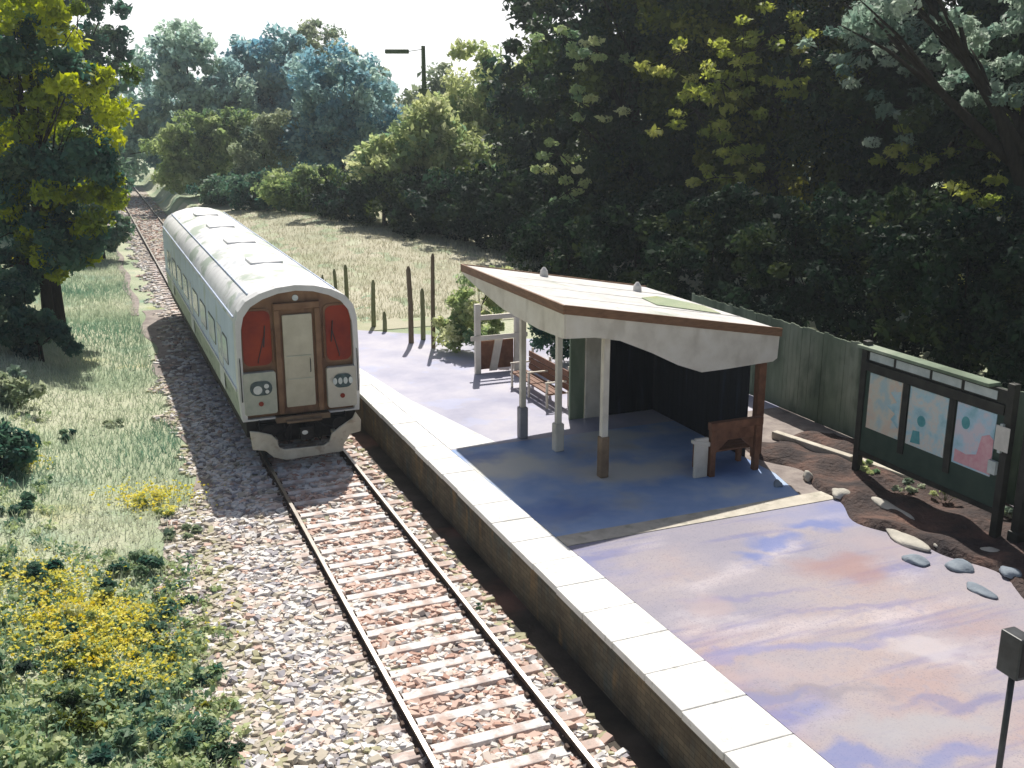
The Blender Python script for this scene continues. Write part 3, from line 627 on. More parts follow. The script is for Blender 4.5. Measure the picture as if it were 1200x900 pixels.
# waiting bench beside the shelter wall
BN = thing('wooden_bench', 'brown timber bench with a cream end board at the near side of the shelter', 'bench', W(7.1, 6.05, .9), ANG)
mb = MB(); mb.box(-.72, -.42, -.10, -.02, 0, .82); mb.prism([(-.78, -.12, .80), (-.30, -.12, .70), (-.36, -.12, .62), (-.78, -.12, .72)], (0, .12, 0)); mb.build('end_board', M['cream'], BN, bevel=.02)
for x in (-.34, .70):
    mb = MB(); mb.box(x-.06, x+.06, -.16, -.04, 0, .96); mb.build('leg', M['bench'], BN, bevel=.012)
    mb = MB(); mb.box(x-.05, x+.05, .42, .52, 0, .46); mb.build('leg', M['bench'], BN, bevel=.012)
mb = MB(); mb.box(-.42, .80, -.17, -.03, .963, 1.12); mb.box(-.27, .63, -.12, -.07, .72, .958); mb.build('backrest', M['bench'], BN, bevel=.012)
mb = MB()
for i in range(4): mb.box(-.40, .76, -.03+i*.14, .09+i*.14, .46, .50)
mb.build('seat', M['bench'], BN, bevel=.008)
for a_, b_ in ((-.27, .02), (.63, .34)):
    mb = MB(); mb.prism([(a_, -.10, .715), (b_, -.10, .715), (a_, -.10, .45)], (0, .05, 0)); mb.build('brace', M['bench'], BN)

# white-framed seat and white gate behind the shelter
FB = thing('platform_bench', 'red brown slatted bench with white frame beyond the shelter posts', 'bench', W(6.1, 12.6, .9), ANG)
mb = MB()
for i in range(3): mb.box(.12+i*0.0, .16, -1.2, 1.2, .42+i*.17, .57+i*.17)
mb.build('backrest', M['bench'], FB, bevel=.008)
mb = MB()
for i in range(3): mb.box(-.40+i*.16, -.26+i*.16, -1.2, 1.2, .36, .40)
mb.build('seat', M['bench'], FB, bevel=.008)
for y in (-1.1, 0, 1.1):
    mb = MB(); mb.box(.165, .215, y-.03, y+.03, 0, 1.0); mb.box(-.42, .215, y+.032, y+.08, .31, .355); mb.box(-.42, -.37, y-.03, y+.03, 0, .62); mb.box(-.44, .16, y-.03, y+.03, .625, .66)
    mb.build('leg', M['cream'], FB, bevel=.005)
GT = thing('timber_gate', 'white timber gate frame with open rails beside a pale green bush', 'gate', W(5.9, 15.3, .9), ANG)
for x in (-.55, .62):
    mb = MB(); mb.box(x-.08, x+.08, -.06, .06, 0, 1.95 if x < 0 else 1.7); mb.build('post', M['cream'], GT, bevel=.01)
for z in (.95, 1.5):
    mb = MB(); mb.box(-.78 if z < 1 else -.468, .9 if z < 1 else .538, -.1 if z < 1 else -.04, -.062 if z < 1 else .04, z, z+.13); mb.build('rail', M['cream'], GT, bevel=.01)
mb = MB(); mb.prism([(-.2, .0, .05), (.02, .0, .05), (.2, .0, .94), (-.02, .0, .94)], (0, .05, 0)); mb.build('brace', M['cream'], GT)
mb = MB(); mb.box(-.46, .53, .05, .08, .1, .9); mb.build('lower_panel', M['bench'], GT)

# ------------------------------------------------------------------ notice board
NB = thing('notice_board', 'dark framed notice board with three colourful posters at the platform back', 'notice board', W(9.5, 3.2, .9), ANG)
HB = 2.74
PZ = lambda z: 1.06+(z-.86)*.873
for y in (1.72, -1.72):
    mb = MB(); mb.box(-.07, .07, y-.07, y+.07, 0, HB); mb.build('post', M['board_frame'], NB, bevel=.01)
mb = MB(); mb.box(-.04, .04, -1.64, 1.64, .55, 2.18); bk = mb.build('back_panel', M['board_green'], NB)
mb = MB(); mb.box(-.09, .05, -1.645, 1.645, 2.183, 2.36); mb.box(-.06, .05, -1.645, 1.645, .45, .548)
for y in (-.56, .56): mb.box(-.075, -.042, y-.07, y+.07, .82, 2.18)
mb.build('frame', M['board_frame'], NB, bevel=.008)
mb = MB(); mb.box(-.16, .12, -1.35, 1.85, 2.60, 2.66); mb.build('cover_board', M['fence'], NB, bevel=.008)
mb = MB(); mb.box(-.04, .04, -1.645, 1.645, 2.363, 2.598); mb.build('header_board', M['board_frame'], NB)
for y0, y1 in ((.95, 1.58), (.05, .88), (-.68, -.02), (-1.45, -.76)):
    mb = MB(); mb.box(-.055, -.042, y0, y1, 2.40, 2.55); mb.build('header_strip', M['pale_strip'], NB)
for (y0, y1), nm in (((.66, 1.52), 'poster_a'), ((-.46, .46), 'poster_b'), ((-1.50, -.66), 'poster_c')):
    mb = MB(); mb.box(-.055, -.042, y0, y1, 1.06, 2.16); po = mb.build('poster', M[nm], NB)
    mb = MB()
    if nm == 'poster_c':
        mb.prism([(-.056, y0+.0, PZ(.90)), (-.056, y1-.05, PZ(.90)), (-.056, y1-.05, PZ(1.16)), (-.056, y1-.3, PZ(1.12)), (-.056, y0+.32, PZ(1.2)), (-.056, y0+.25, PZ(1.6)), (-.056, y0+.1, PZ(1.68)), (-.056, y0+.0, PZ(1.6))], (-.003, 0, 0)); mb.build('print', M['pink'], po)
        mb = MB(); mb.prism([(-.056, y1-.22+.09*math.cos(a*math.pi/8), PZ(1.75+.13*math.sin(a*math.pi/8))) for a in range(16)], (-.003, 0, 0)); mb.build('print', M['teal'], po)
    elif nm == 'poster_b':
        mb.prism([(-.056, .12+.10*math.cos(a*math.pi/8), PZ(1.45+.12*math.sin(a*math.pi/8))) for a in range(16)], (-.003, 0, 0)); mb.build('print', M['teal'], po)
        mb = MB(); mb.prism([(-.056, .1, PZ(.95)), (-.056, .34, PZ(.92)), (-.056, .30, PZ(1.2)), (-.056, .14, PZ(1.22))], (-.003, 0, 0)); mb.build('print', M['teal'], po)
    else:
        mb.prism([(-.056, y0+.02, PZ(1.1)), (-.056, y0+.22, PZ(1.25)), (-.056, y0+.12, PZ(1.4)), (-.056, y0+.35, PZ(1.52)), (-.056, y0+.10, PZ(1.66)), (-.056, y0+.28, PZ(1.84)), (-.056, y0+.02, PZ(1.92))], (-.003, 0, 0)); mb.build('print', M['poster_b'], po)
mb = MB(); mb.box(-.135, -.125, -1.86, -1.58, 1.60, 2.02); mb.build('small_notice', M['paper'], NB)
mb = MB(); mb.box(-.124, .0, -1.70, -1.645, 1.55, 2.05); mb.box(-.13, -.07, -1.66, -1.5, 1.15, 1.38); mb.build('bracket', M['pale_strip'], NB)
NP = thing('square_post', 'dark leaning square post just right of the notice board', 'post', W(9.62, 1.15, .9), ANG)
mb = MB(); mb.prism([(-.08, -.08, .25), (.08, -.08, .25), (.08, .08, .25), (-.08, .08, .25)], (.0, .0, 2.55)); mb.build('post', M['board_frame'], NP, bevel=.012)
mb = MB(); mb.box(-.11, .11, -.11, .11, 0, .26); mb.build('foot', M['board_frame'], NP, bevel=.02)

# near pole with box at the lower right
SP = thing('pole_sign', 'dark box sign seen edge-on atop a slim pole at the near platform', 'sign', (4.88, 8.9, .9), R(20))
mb = MB(); mb.tube([(0, 0, 0), (0, 0, 1.80)], .032, 12); mb.build('pole', M['steel_dark'], SP, smooth=True)
mb = MB(); mb.box(-.085, .085, -.13, .13, 1.76, 2.2); bx_ = mb.build('box', M['steel_dark'], SP, bevel=.015)
mb = MB(); mb.box(-.065, .065, -.134, -.13, 1.80, 2.16); mb.build('face', M['black'], bx_)
mb = MB(); mb.tube([(0, 0, 0), (0, 0, .03)], .10, 14); mb.build('base_plate', M['steel_dark'], SP)

# ------------------------------------------------------------------ fence, bed and edging at the back
FN = thing('board_fence', 'mossy grey green close-boarded fence behind the platform and the notice board', 'fence', W(11.0, 0, .9), ANG)
mb = MB(); rs = random.Random(2); y = -4.0
while y < 13.5:
    h = 2.15+rs.uniform(-.03, .03); mb.box(-.012+rs.uniform(-.006, .006), .014, y, y+.142, .02, h); y += .15
mb.build('boards', M['fence'], FN)
for y in np.arange(-4, 14, 2.4):
    mb = MB(); mb.box(.016, .12, y, y+.1, 0, 2.1); mb.build('post', M['fence'], FN)
mb = MB(); mb.box(.016, .06, -4, 13.5, .4, .5); mb.box(.016, .06, -4, 13.5, 1.6, 1.7); mb.build('rail', M['fence'], FN)

KB = []
segs = [((9.42, 7.5), (9.86, 5.45)), ((9.9, 5.3), (10.35, 3.0)), ((10.37, 2.9), (10.75, 1.0)), ((10.78, .9), (11.0, -1.2))]
for i, (a, b) in enumerate(segs):
    A = Vector(W(*a, .9)); Bv = Vector(W(*b, .9)); d = (Bv-A); ln = d.length; rzk = math.atan2(d.y, d.x)
    mb = MB(); mb.box(0, ln, -.09, .09, 0, .17)
    o = mb.build('edging_kerb', M['kerb'], None, tuple(A), rzk, bevel=.025)
    tag(o, ['pale edging kerb between the shelter and the notice board', 'pale edging kerb right under the notice board', 'pale edging kerb passing behind the leaning post', 'pale edging kerb at the right picture border'][i], 'kerb', 'edging kerbs along the back of the platform')
def bed_z(U, S):
    e = np.minimum(np.minimum((U-8.0)/.5, (10.85-U)/.3), np.minimum((S+5)/.5, (7.3-S)/.8)); 
    return .9 + .10*sm(e)*(1+.5*np.sin(U*5+S*3)+.4*np.sin(S*7.1)) - .03
def bedsheet():
    nu, ns = 26, 90; vs = []; fs = []
    for j in range(ns):
        s_ = -4.5+11.8*j/(ns-1)
        lo = 8.15+.25*math.sin(s_*1.4+.6)+.12*math.sin(s_*3.7)+ (.12*(s_-4.5) if s_ > 4.5 else 0)
        lo = lo + max(0, -s_*.10)
        for i in range(nu):
            u_ = lo+(10.9-lo)*i/(nu-1); t = min(1, i/3)*min(1, (nu-1-i)/2)*min(1, j/3)*min(1, (ns-1-j)/4)
            z = .9 + (-.03 if t == 0 else .10+.045*math.sin(u_*4.3+s_*2.1)+.035*math.sin(s_*5.3-u_*3))*1
            p = W(u_, s_); vs.append((p[0], p[1], z))
    for j in range(ns-1):
        for i in range(nu-1):
            a = j*nu+i; fs.append((a, a+1, a+nu+1, a+nu))
    me = bpy.data.meshes.new('soil_bed'); me.from_pydata(vs, [], fs); me.materials.append(M['soil']); me.polygons.foreach_set('use_smooth', [True]*len(me.polygons)); me.update()
    o = bpy.data.objects.new('soil_bed', me); C.objects.link(o); return o
tag(bedsheet(), kind='structure')
def boulder(name, u, s_, L_, Wd, H, rz, m, seed):
    import bmesh
    b = bmesh.new(); bmesh.ops.create_icosphere(b, subdivisions=3, radius=1); r_ = random.Random(seed); ph = [r_.uniform(0, 6) for _ in range(4)]
    for v in b.verts:
        p = v.co; k = 1+.14*math.sin(p.x*3+ph[0])+.12*math.sin(p.y*4+ph[1])+.08*math.sin(p.z*5+p.x*4+ph[2])
        v.co = Vector((p.x*L_*k, p.y*Wd*k, max(p.z, -.5)*H*k))
    me = bpy.data.meshes.new(name); b.to_mesh(me); b.free(); me.materials.append(m)
    me.polygons.foreach_set('use_smooth', [True]*len(me.polygons))
    o = bpy.data.objects.new(name, me); C.objects.link(o); p = W(u, s_); o.location = (p[0], p[1], .94+H*.35 if u > 8.35 else .90+H*.3); o.rotation_euler = (0, 0, ANG+rz)
    return o
stones = [((1045, 597), .85, .14, .07, -1.05, 'rock', 'long pale flat stone in the soil bed below the posters'),
          ((1060, 630), .80, .16, .07, -1.1, 'rock', 'long pale stone on the front edge of the soil bed'),
          ((985, 580), .35, .16, .09, -.9, 'rock', 'short pale stone at the bed corner nearest the shelter'),
          ((912, 566), .13, .10, .09, 0, 'rock_blue', 'small round slate stone at the end of the pale paving strip'),
          ((947, 560), .14, .11, .12, .2, 'rock', 'upright pale pebble near the bed corner by the shelter'),
          ((1075, 655), .35, .13, .06, -1.0, 'rock_blue', 'blue slate stone half on the mauve paving'),
          ((1125, 662), .40, .16, .07, -1.2, 'rock_blue', 'blue slate stone below the leaning post'),
          ((1150, 690), .38, .12, .05, -1.1, 'rock_blue', 'thin slate stone spilling onto the paving at right'),
          ((1165, 650), .30, .14, .08, -.9, 'rock', 'pale stone at the foot of the leaning post'),
          ((1185, 672), .34, .15, .07, -1.1, 'rock_blue', 'slate stone at the right picture border'),
          ((1105, 640), .22, .12, .06, -1.0, 'rock', 'small pale stone between two slate stones')]
for i, (pp, a, b, h, rz, mm, lab) in enumerate(stones):
    g_ = G(*pp, .95); u_, s_ = US(g_[0], g_[1])
    tag(boulder('edging_stone', u_, s_, a*.62, b*1.15, h, rz-.5, M[mm], 30+i), lab, 'stone', 'stones along the soil bed')

# ------------------------------------------------------------------ foliage
def leaf_arrays(centres, rad, n, size, rg, tint_c, squash=.8, aspect=.55, up=.35, shell=.0):
    k = len(centres); cid = rg.integers(0, k, n)
    d = rg.normal(size=(n, 3)); d /= np.linalg.norm(d, axis=1)[:, None]
    r = rg.random(n)**(.45)
    P = centres[cid] + d*(r*rad[cid])[:, None]*np.array([1, 1, squash])
    a = rg.normal(size=(n, 3)); a /= np.linalg.norm(a, axis=1)[:, None]
    nrm = rg.normal(size=(n, 3)) + np.array([0, 0, up*2]) + d*.8
    b = np.cross(nrm, a); b /= np.linalg.norm(b, axis=1)[:, None]+1e-9
    sz = size*np.clip(rg.lognormal(-.08, .38, n), .4, 2.1)
    A = a*sz[:, None]*.5; B = b*(sz*aspect)[:, None]*.5
    fold = np.cross(a, b)*(sz*.12)[:, None]
    V = np.stack([P-A, P+B*1.0+fold-A*.1, P+A, P-B+fold-A*.1], 1)
    t = np.clip(tint_c[cid]+rg.normal(0, .09, n), 0, 1)
    return V, t
def crown(name, lobes, nclump, clr, nleaf, size, m, rg, parent=None, loc=(0, 0, 0), squash=.8, up=.35, rel=None):
    """lobes: (x,y,z,rx,ry,rz); clumps sit through each lobe, mostly near its surface"""
    Cn = []; vol = np.array([l[3]*l[4]*l[5] for l in lobes])**.67; vol /= vol.sum()
    for l, v in zip(lobes, vol):
        q = max(3, int(nclump*v)); d = rg.normal(size=(q, 3)); d /= np.linalg.norm(d, axis=1)[:, None]
        r = (rg.random(q)**.35)*rg.uniform(.78, 1.12, q)
        Cn.append(np.array(l[:3])+d*r[:, None]*np.array(l[3:6]))
    Cn = np.concatenate(Cn); rd = clr*rg.uniform(.55, 1.35, len(Cn))
    tc_ = np.clip(rg.normal(.5, .24, len(Cn)), 0, 1)
    V, t = leaf_arrays(Cn, rd, nleaf, size, rg, tc_, squash, up=up)
    F = np.arange(len(V)*4).reshape(-1, 4)
    o = qmesh(name, V.reshape(-1, 3), F, t, m)
    if parent: o.parent = parent
    else: o.location = loc
    return o, Cn
def trunkmesh(h0, r0, top, lobes, rg, parent, m, lean=(0, 0)):
    mb = MB()
    fork = (lean[0]*h0, lean[1]*h0, h0)
    mb.tube([(0, 0, -.3), (lean[0]*h0*.3, lean[1]*h0*.3, h0*.35), (lean[0]*h0*.7, lean[1]*h0*.7, h0*.7), fork, (lean[0]*h0*1.1, lean[1]*h0*1.1, top)], [r0*1.3, r0, r0*.85, r0*.72, r0*.15], 10)
    for l in lobes:
        e = Vector(l[:3]); f0 = Vector(fork)*rg.uniform(.6, 1.0)
        mid = f0.lerp(e, .5)+Vector((rg.uniform(-.4, .4), rg.uniform(-.4, .4), rg.uniform(-.2, .5)))
        mb.tube([f0, f0.lerp(mid, .5), mid, e], [r0*.5, r0*.4, r0*.28, r0*.08], 7)
        for _ in range(4):
            e2 = e+Vector((rg.uniform(-1, 1)*l[3], rg.uniform(-1, 1)*l[4], rg.uniform(-.6, .9)*l[5]))*.85
            mb.tube([mid, mid.lerp(e2, .55)+Vector((0, 0, .2)), e2], [r0*.2, r0*.12, r0*.03], 5)
    return mb.build('trunk', m, parent, smooth=True)
def gzxy(x, y): return float(ground_z(x, y))
def tree(name, label, cat, x, y, lobes, nclump, clr, nleaf, size, m, h0, r0, seed, group=None, squash=.8, lean=(0, 0), up=.35):
    rg = np.random.default_rng(seed)
    z = gzxy(x, y); t = thing(name, label, cat, (x, y, z), 0, group)
    top = max(l[2] for l in lobes)
    trunkmesh(h0, r0, top, lobes, rg, t, M['bark'], lean)
    crown('crown', lobes, nclump, clr, nleaf, size, m, rg, t, squash=squash, up=up)
    return t
def PX(px, y, z=6):                   # x of survey column px at distance y
    return (px-600)/1200*(y*math.cos(PITCH)+(8-z)*math.sin(PITCH))
LM = {
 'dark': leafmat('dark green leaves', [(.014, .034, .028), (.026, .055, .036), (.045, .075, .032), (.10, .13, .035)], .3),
 'shade': leafmat('deep shade green leaves', [(.008, .020, .014), (.016, .034, .022), (.026, .05, .024), (.06, .08, .025)], .2),  # darker copy of the dark leaves, woodland shade put into the colour
 'olive': leafmat('olive leaves', [(.025, .05, .03), (.06, .085, .02), (.14, .16, .025), (.30, .30, .07)], .4),
 'teal': leafmat('teal green leaves', [(.03, .08, .07), (.055, .13, .10), (.10, .18, .12), (.19, .26, .16)], .35),
 'blue': leafmat('distance toned blue green leaves', [(.14, .28, .36), (.22, .37, .43), (.32, .45, .44), (.42, .53, .46)], .48),  # blue of the distance put into the leaf colour
 'far': leafmat('haze toned grey green leaves', [(.22, .33, .36), (.30, .42, .41), (.40, .50, .41), (.50, .58, .50)], .5),  # pale distance haze put into the leaf colour
 'pale': leafmat('pale sage leaves', [(.14, .20, .16), (.24, .30, .20), (.34, .38, .24), (.46, .50, .38)], .35),
 'yellow': leafmat('yellow green leaves', [(.04, .09, .045), (.20, .26, .04), (.42, .47, .04), (.52, .54, .07)], .45),
 'lime': leafmat('light yellow green leaves', [(.18, .28, .17), (.32, .40, .20), (.47, .51, .26), (.58, .60, .38)], .45),
 'flower': leafmat('yellow flowers', [(.64, .60, .10), (.74, .70, .18), (.72, .58, .08)], .3),
 'spray': leafmat('sunlight toned yellow green sprays', [(.22, .27, .07), (.36, .40, .10), (.50, .50, .18)], .5),  # sunlight put into the leaf colour; sprays mostly stand in shade
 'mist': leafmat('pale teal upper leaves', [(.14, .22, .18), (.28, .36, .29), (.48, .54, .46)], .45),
 'moss': leafmat('mossy green leaves', [(.10, .17, .09), (.19, .27, .12), (.31, .38, .17), (.42, .48, .26)], .42),
 'straw': leafmat('straw coloured grass', [(.28, .32, .20), (.42, .42, .30), (.52, .49, .38), (.58, .55, .44)], .2),
 'cover': leafmat('mixed low leaves', [(.07, .17, .13), (.20, .30, .18), (.38, .45, .22), (.54, .58, .36)], .35),
 'grass': leafmat('grass blades', [(.15, .28, .21), (.30, .39, .29), (.44, .49, .37), (.58, .59, .48)], .25),
}
# --- far trees
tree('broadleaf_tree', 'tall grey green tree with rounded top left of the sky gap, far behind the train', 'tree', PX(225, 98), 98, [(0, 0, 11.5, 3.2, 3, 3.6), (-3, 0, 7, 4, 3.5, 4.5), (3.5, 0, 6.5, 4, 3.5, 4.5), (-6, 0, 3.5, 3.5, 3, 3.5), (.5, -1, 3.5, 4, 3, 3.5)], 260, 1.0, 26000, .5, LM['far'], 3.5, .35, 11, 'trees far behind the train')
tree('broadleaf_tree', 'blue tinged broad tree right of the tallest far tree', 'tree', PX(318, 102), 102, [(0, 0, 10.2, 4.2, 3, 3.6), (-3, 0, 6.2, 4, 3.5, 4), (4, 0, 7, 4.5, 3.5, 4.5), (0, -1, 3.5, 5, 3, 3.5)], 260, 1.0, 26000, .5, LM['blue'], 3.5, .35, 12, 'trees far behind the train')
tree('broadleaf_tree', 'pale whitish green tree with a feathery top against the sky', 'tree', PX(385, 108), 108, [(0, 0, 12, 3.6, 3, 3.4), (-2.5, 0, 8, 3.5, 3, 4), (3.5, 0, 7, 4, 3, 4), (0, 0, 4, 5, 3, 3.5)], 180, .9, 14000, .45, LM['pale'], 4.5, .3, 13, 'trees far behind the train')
tree('rounded_bush', 'olive green rounded bush right beside the far end of the track', 'bush', PX(238, 84), 84, [(0, 0, 3.5, 4.1, 3, 3.3), (2, .5, 4.6, 2.6, 2, 2.2), (-2.4, 0, 2.4, 2.4, 2, 2.3)], 150, .8, 18000, .36, LM['moss'], 1.0, .2, 14)
tree('pale_bush', 'pale sage bush between the olive bush and the blue green tree', 'bush', PX(306, 78), 78, [(0, 0, 2.4, 2.4, 1.8, 2.6), (.6, .5, 5, 1.8, 1.5, 2)], 90, .6, 8000, .3, LM['pale'], 1.0, .12, 15)
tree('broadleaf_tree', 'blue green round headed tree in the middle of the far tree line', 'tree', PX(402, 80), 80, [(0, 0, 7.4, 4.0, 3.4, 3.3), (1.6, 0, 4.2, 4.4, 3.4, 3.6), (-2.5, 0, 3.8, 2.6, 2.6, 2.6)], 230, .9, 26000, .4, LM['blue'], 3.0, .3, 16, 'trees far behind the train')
tree('broadleaf_tree', 'light yellow green tree hiding the foot of the lamp mast', 'tree', PX(492, 62.5), 62.5, [(.2, 0, 5.2, 2.0, 2, 2.9), (-2, 0, 3.0, 2.2, 2.0, 2.0), (2.2, 0, 3.8, 2.2, 2.0, 2.6)], 170, .8, 17000, .36, LM['lime'], 3.0, .25, 17, 'trees at the far field edge')
tree('broadleaf_tree', 'light green tree with a peaked top next to the dark wood', 'tree', PX(575, 69), 69, [(0, 0, 8.2, 3.2, 3, 3.1), (2.6, 0, 6.4, 2.8, 3, 3.6), (-2.4, 0, 5.2, 2.8, 2.6, 3.4), (.5, 0, 3, 4.2, 3, 3)], 210, .8, 22000, .36, LM['lime'], 3.0, .25, 18, 'trees at the far field edge')
for i, (px, yd, r_, h_, lab, cc) in enumerate([(262, 77, 2.4, 1.8, 'low dark shrub just right of the far track end', 'teal'), (300, 72, 2.6, 2.2, 'low teal shrub behind the middle of the train roof', 'teal'), (348, 69, 2.8, 2.6, 'green shrub between the pale bush and the blue green tree', 'moss'),
        (395, 65, 3.0, 2.9, 'dark blue green shrub under the blue green tree', 'dark'), (447, 62, 3.0, 3.4, 'dark teal shrub left of the lamp mast foot', 'dark'), (497, 57.5, 2.9, 3.2, 'dark shrub at the foot of the lamp mast', 'shade'), (545, 55, 3.0, 3.9, 'teal shrub below the light green peaked tree', 'dark'), (590, 52, 2.8, 4.0, 'near black shrub left of the dark wood', 'shade'), (638, 49, 2.8, 4.6, 'dark shrub where the field meets the dark wood', 'shade')]):
    tree('dense_shrub', lab, 'shrub', PX(px, yd), yd, [(0, 0, h_*.5, r_, r_*.8, h_*.55), (r_*.4, .3, h_*.75, r_*.6, r_*.5, h_*.35)], 80, .6, 8000, .28, LM[cc], .8, .12, 40+i, 'shrubs along the far field edge')
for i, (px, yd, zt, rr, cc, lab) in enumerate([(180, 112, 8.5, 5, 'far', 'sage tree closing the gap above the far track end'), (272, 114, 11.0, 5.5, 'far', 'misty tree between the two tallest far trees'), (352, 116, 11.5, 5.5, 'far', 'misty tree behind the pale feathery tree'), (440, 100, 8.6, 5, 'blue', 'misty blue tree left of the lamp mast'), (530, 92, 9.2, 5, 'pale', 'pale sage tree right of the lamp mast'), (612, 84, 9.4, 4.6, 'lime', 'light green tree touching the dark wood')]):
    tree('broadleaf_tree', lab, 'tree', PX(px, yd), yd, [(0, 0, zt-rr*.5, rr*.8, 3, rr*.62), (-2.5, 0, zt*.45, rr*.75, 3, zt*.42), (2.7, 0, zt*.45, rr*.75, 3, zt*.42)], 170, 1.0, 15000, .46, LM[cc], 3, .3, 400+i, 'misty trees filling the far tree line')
# --- left side
tree('broadleaf_tree', 'tall dark teal tree at the upper left behind the yellow green tree', 'tree', PX(88, 66), 66, [(0, 0, 14.5, 4.2, 3.5, 3.6), (-3, 0, 10, 4, 3, 4), (2.2, 0, 9.5, 2.4, 3, 3.4), (0, 0, 5.5, 3.6, 3, 3.4), (-4, -1, 4.5, 3.6, 3, 3.4)], 260, .9, 32000, .36, LM['teal'], 5, .4, 19)
tree('bank_tree', 'bright yellow green tree leaning in at the left picture border', 'tree', -16.2, 36, [(-.6, 0, 11.0, 3.0, 2.6, 2.6), (1.6, -.3, 7.6, 2.4, 2, 1.8), (-1.5, 0, 7.2, 3.0, 2.4, 2.4), (1.0, -.6, 4.7, 2.3, 2, 1.5), (.0, -.5, 2.9, 1.6, 1.4, 1.0)], 180, .48, 28000, .22, LM['yellow'], 4, .18, 20)
tree('bank_tree', 'dark green undergrowth tree among the yellow green branches at left', 'tree', -16.3, 35.4, [(-.5, 0, 9.6, 1.9, 1.6, 1.0), (1.6, -.2, 5.9, 1.5, 1.2, .8), (-1.2, 0, 5.2, 2.4, 1.6, 1.4), (.6, -.3, 3.4, 2.0, 1.6, 1.3), (-2, 0, 8, 1.6, 1.5, 1.2), (-1.6, 0, 2.2, 1.6, 1.3, .9), (1.6, 0, 8.8, 1.0, 1, .7)], 150, .5, 24000, .24, LM['teal'], 3, .2, 21)
tree('tall_shrub', 'narrow dark teal shrub right of the yellow green tree', 'shrub', PX(108, 56), 56, [(0, 0, 3.3, 1.25, 1.2, 2.4), (.3, 0, 1.6, 1.1, 1, 1.3)], 60, .45, 7000, .24, LM['teal'], .8, .1, 22)
tree('leafy_shrub', 'dark green shrub with drooping leaves at the left picture border', 'shrub', -14.9, 31.5, [(-.2, 0, 1.0, 1.0, .9, .8), (.8, -.2, .7, .5, .5, .4), (-1.2, 0, 1.8, 1.2, 1.2, 1.0)], 50, .32, 6000, .2, LM['teal'], .6, .08, 23)
tree('leafy_shrub', 'pale green low shrub below the drooping dark shrub', 'shrub', -13.2, 26.2, [(0, 0, .5, 1.1, .9, .5), (-1.5, .2, .9, 1.2, 1, .7)], 50, .3, 4500, .18, LM['pale'], .3, .05, 24)
tree('leafy_shrub', 'teal shrub on the bank at the left border level with the train front', 'shrub', -11.0, 21.0, [(0, 0, .45, .8, .7, .5), (-.9, .3, .7, .8, .7, .6)], 50, .26, 4500, .16, LM['teal'], .3, .05, 25)
# --- right dark wood
GW = 'big trees behind the shelter'
OAK = []
for i, (x_, y_) in enumerate([(22.5, 31), (28, 38)]):
    tree('broadleaf_tree', ['dark tree just outside the right picture border behind the fence', 'dark tree farther right behind the fence'][i], 'tree', x_, y_, [(0, 0, 12, 4, 3.6, 3.4), (-2.2, 0, 8, 3.2, 3.2, 3.6), (2.6, 0, 7.6, 3.4, 3.4, 4), (0, -1, 4, 3.8, 3, 3.4)], 220, .75, 20000, .34, LM['dark'], 4.5, .4, 90+i, GW)
OAK.append(tree('oak_tree', 'big dark tree at the left end of the dark wood', 'tree', PX(742, 50), 50, [(0, 0, 14.5, 4.4, 4, 3.6), (-1.8, 0, 9.6, 3.1, 3.6, 4.0), (2.6, 0, 9, 4, 3.6, 4.2), (-1, -1, 4.6, 3.2, 3, 3.8), (3, -1, 4.4, 3.4, 3, 3.4)], 330, .8, 60000, .27, LM['dark'], 5, .45, 26, GW))
OAK.append(tree('oak_tree', 'big dark tree with yellow green upper leaves behind the shelter roof', 'tree', PX(905, 47), 47, [(0, 0, 14.5, 4.6, 4, 3.8), (-3, 0, 9.6, 3.6, 3.6, 4.0), (3, 0, 9, 4, 3.6, 4.2), (0, -1, 4.6, 4.2, 3, 3.8)], 330, .8, 60000, .27, LM['olive'], 5, .45, 27, GW))
OAK.append(tree('oak_tree', 'big dark tree directly behind the notice board', 'tree', PX(1075, 42), 42, [(0, 0, 13.4, 4.4, 4, 3.4), (-3, 0, 9.0, 3.6, 3.2, 3.6), (3, 0, 8.4, 3.8, 3.4, 4.0), (0, -1, 4.4, 4.2, 3, 3.6)], 330, .7, 60000, .25, LM['dark'], 5, .42, 28, GW))
OAK.append(tree('oak_tree', 'big dark tree at the right picture border behind the fence', 'tree', PX(1225, 37), 37, [(0, 0, 12.5, 4.0, 3.6, 3.4), (-2.2, 0, 8.0, 3.2, 3.2, 3.6), (3, 0, 7.6, 3.6, 3.4, 4.0), (0, -1, 4.0, 3.8, 3, 3.4)], 280, .7, 46000, .25, LM['dark'], 4.5, .40, 29, GW))
tree('limbed_tree', 'tree with bare dark leaning limbs and pale upper leaves at the top right', 'tree', 15.6, 30.5, [(-3.0, 0, 9.0, 1.3, 1.3, .7), (-.6, .5, 9.9, 1.0, 1.2, .8), (-5.4, .2, 9.6, 1.2, 1.2, .7), (-1.8, .2, 7.4, 1.0, 1.0, .5), (.9, 0, 8.9, .7, .9, 1.1), (-4.6, 0, 10.8, 1.8, 1.2, .7)], 46, .38, 5500, .20, LM['mist'], 6.5, .42, 30, None, lean=(-.10, 0))
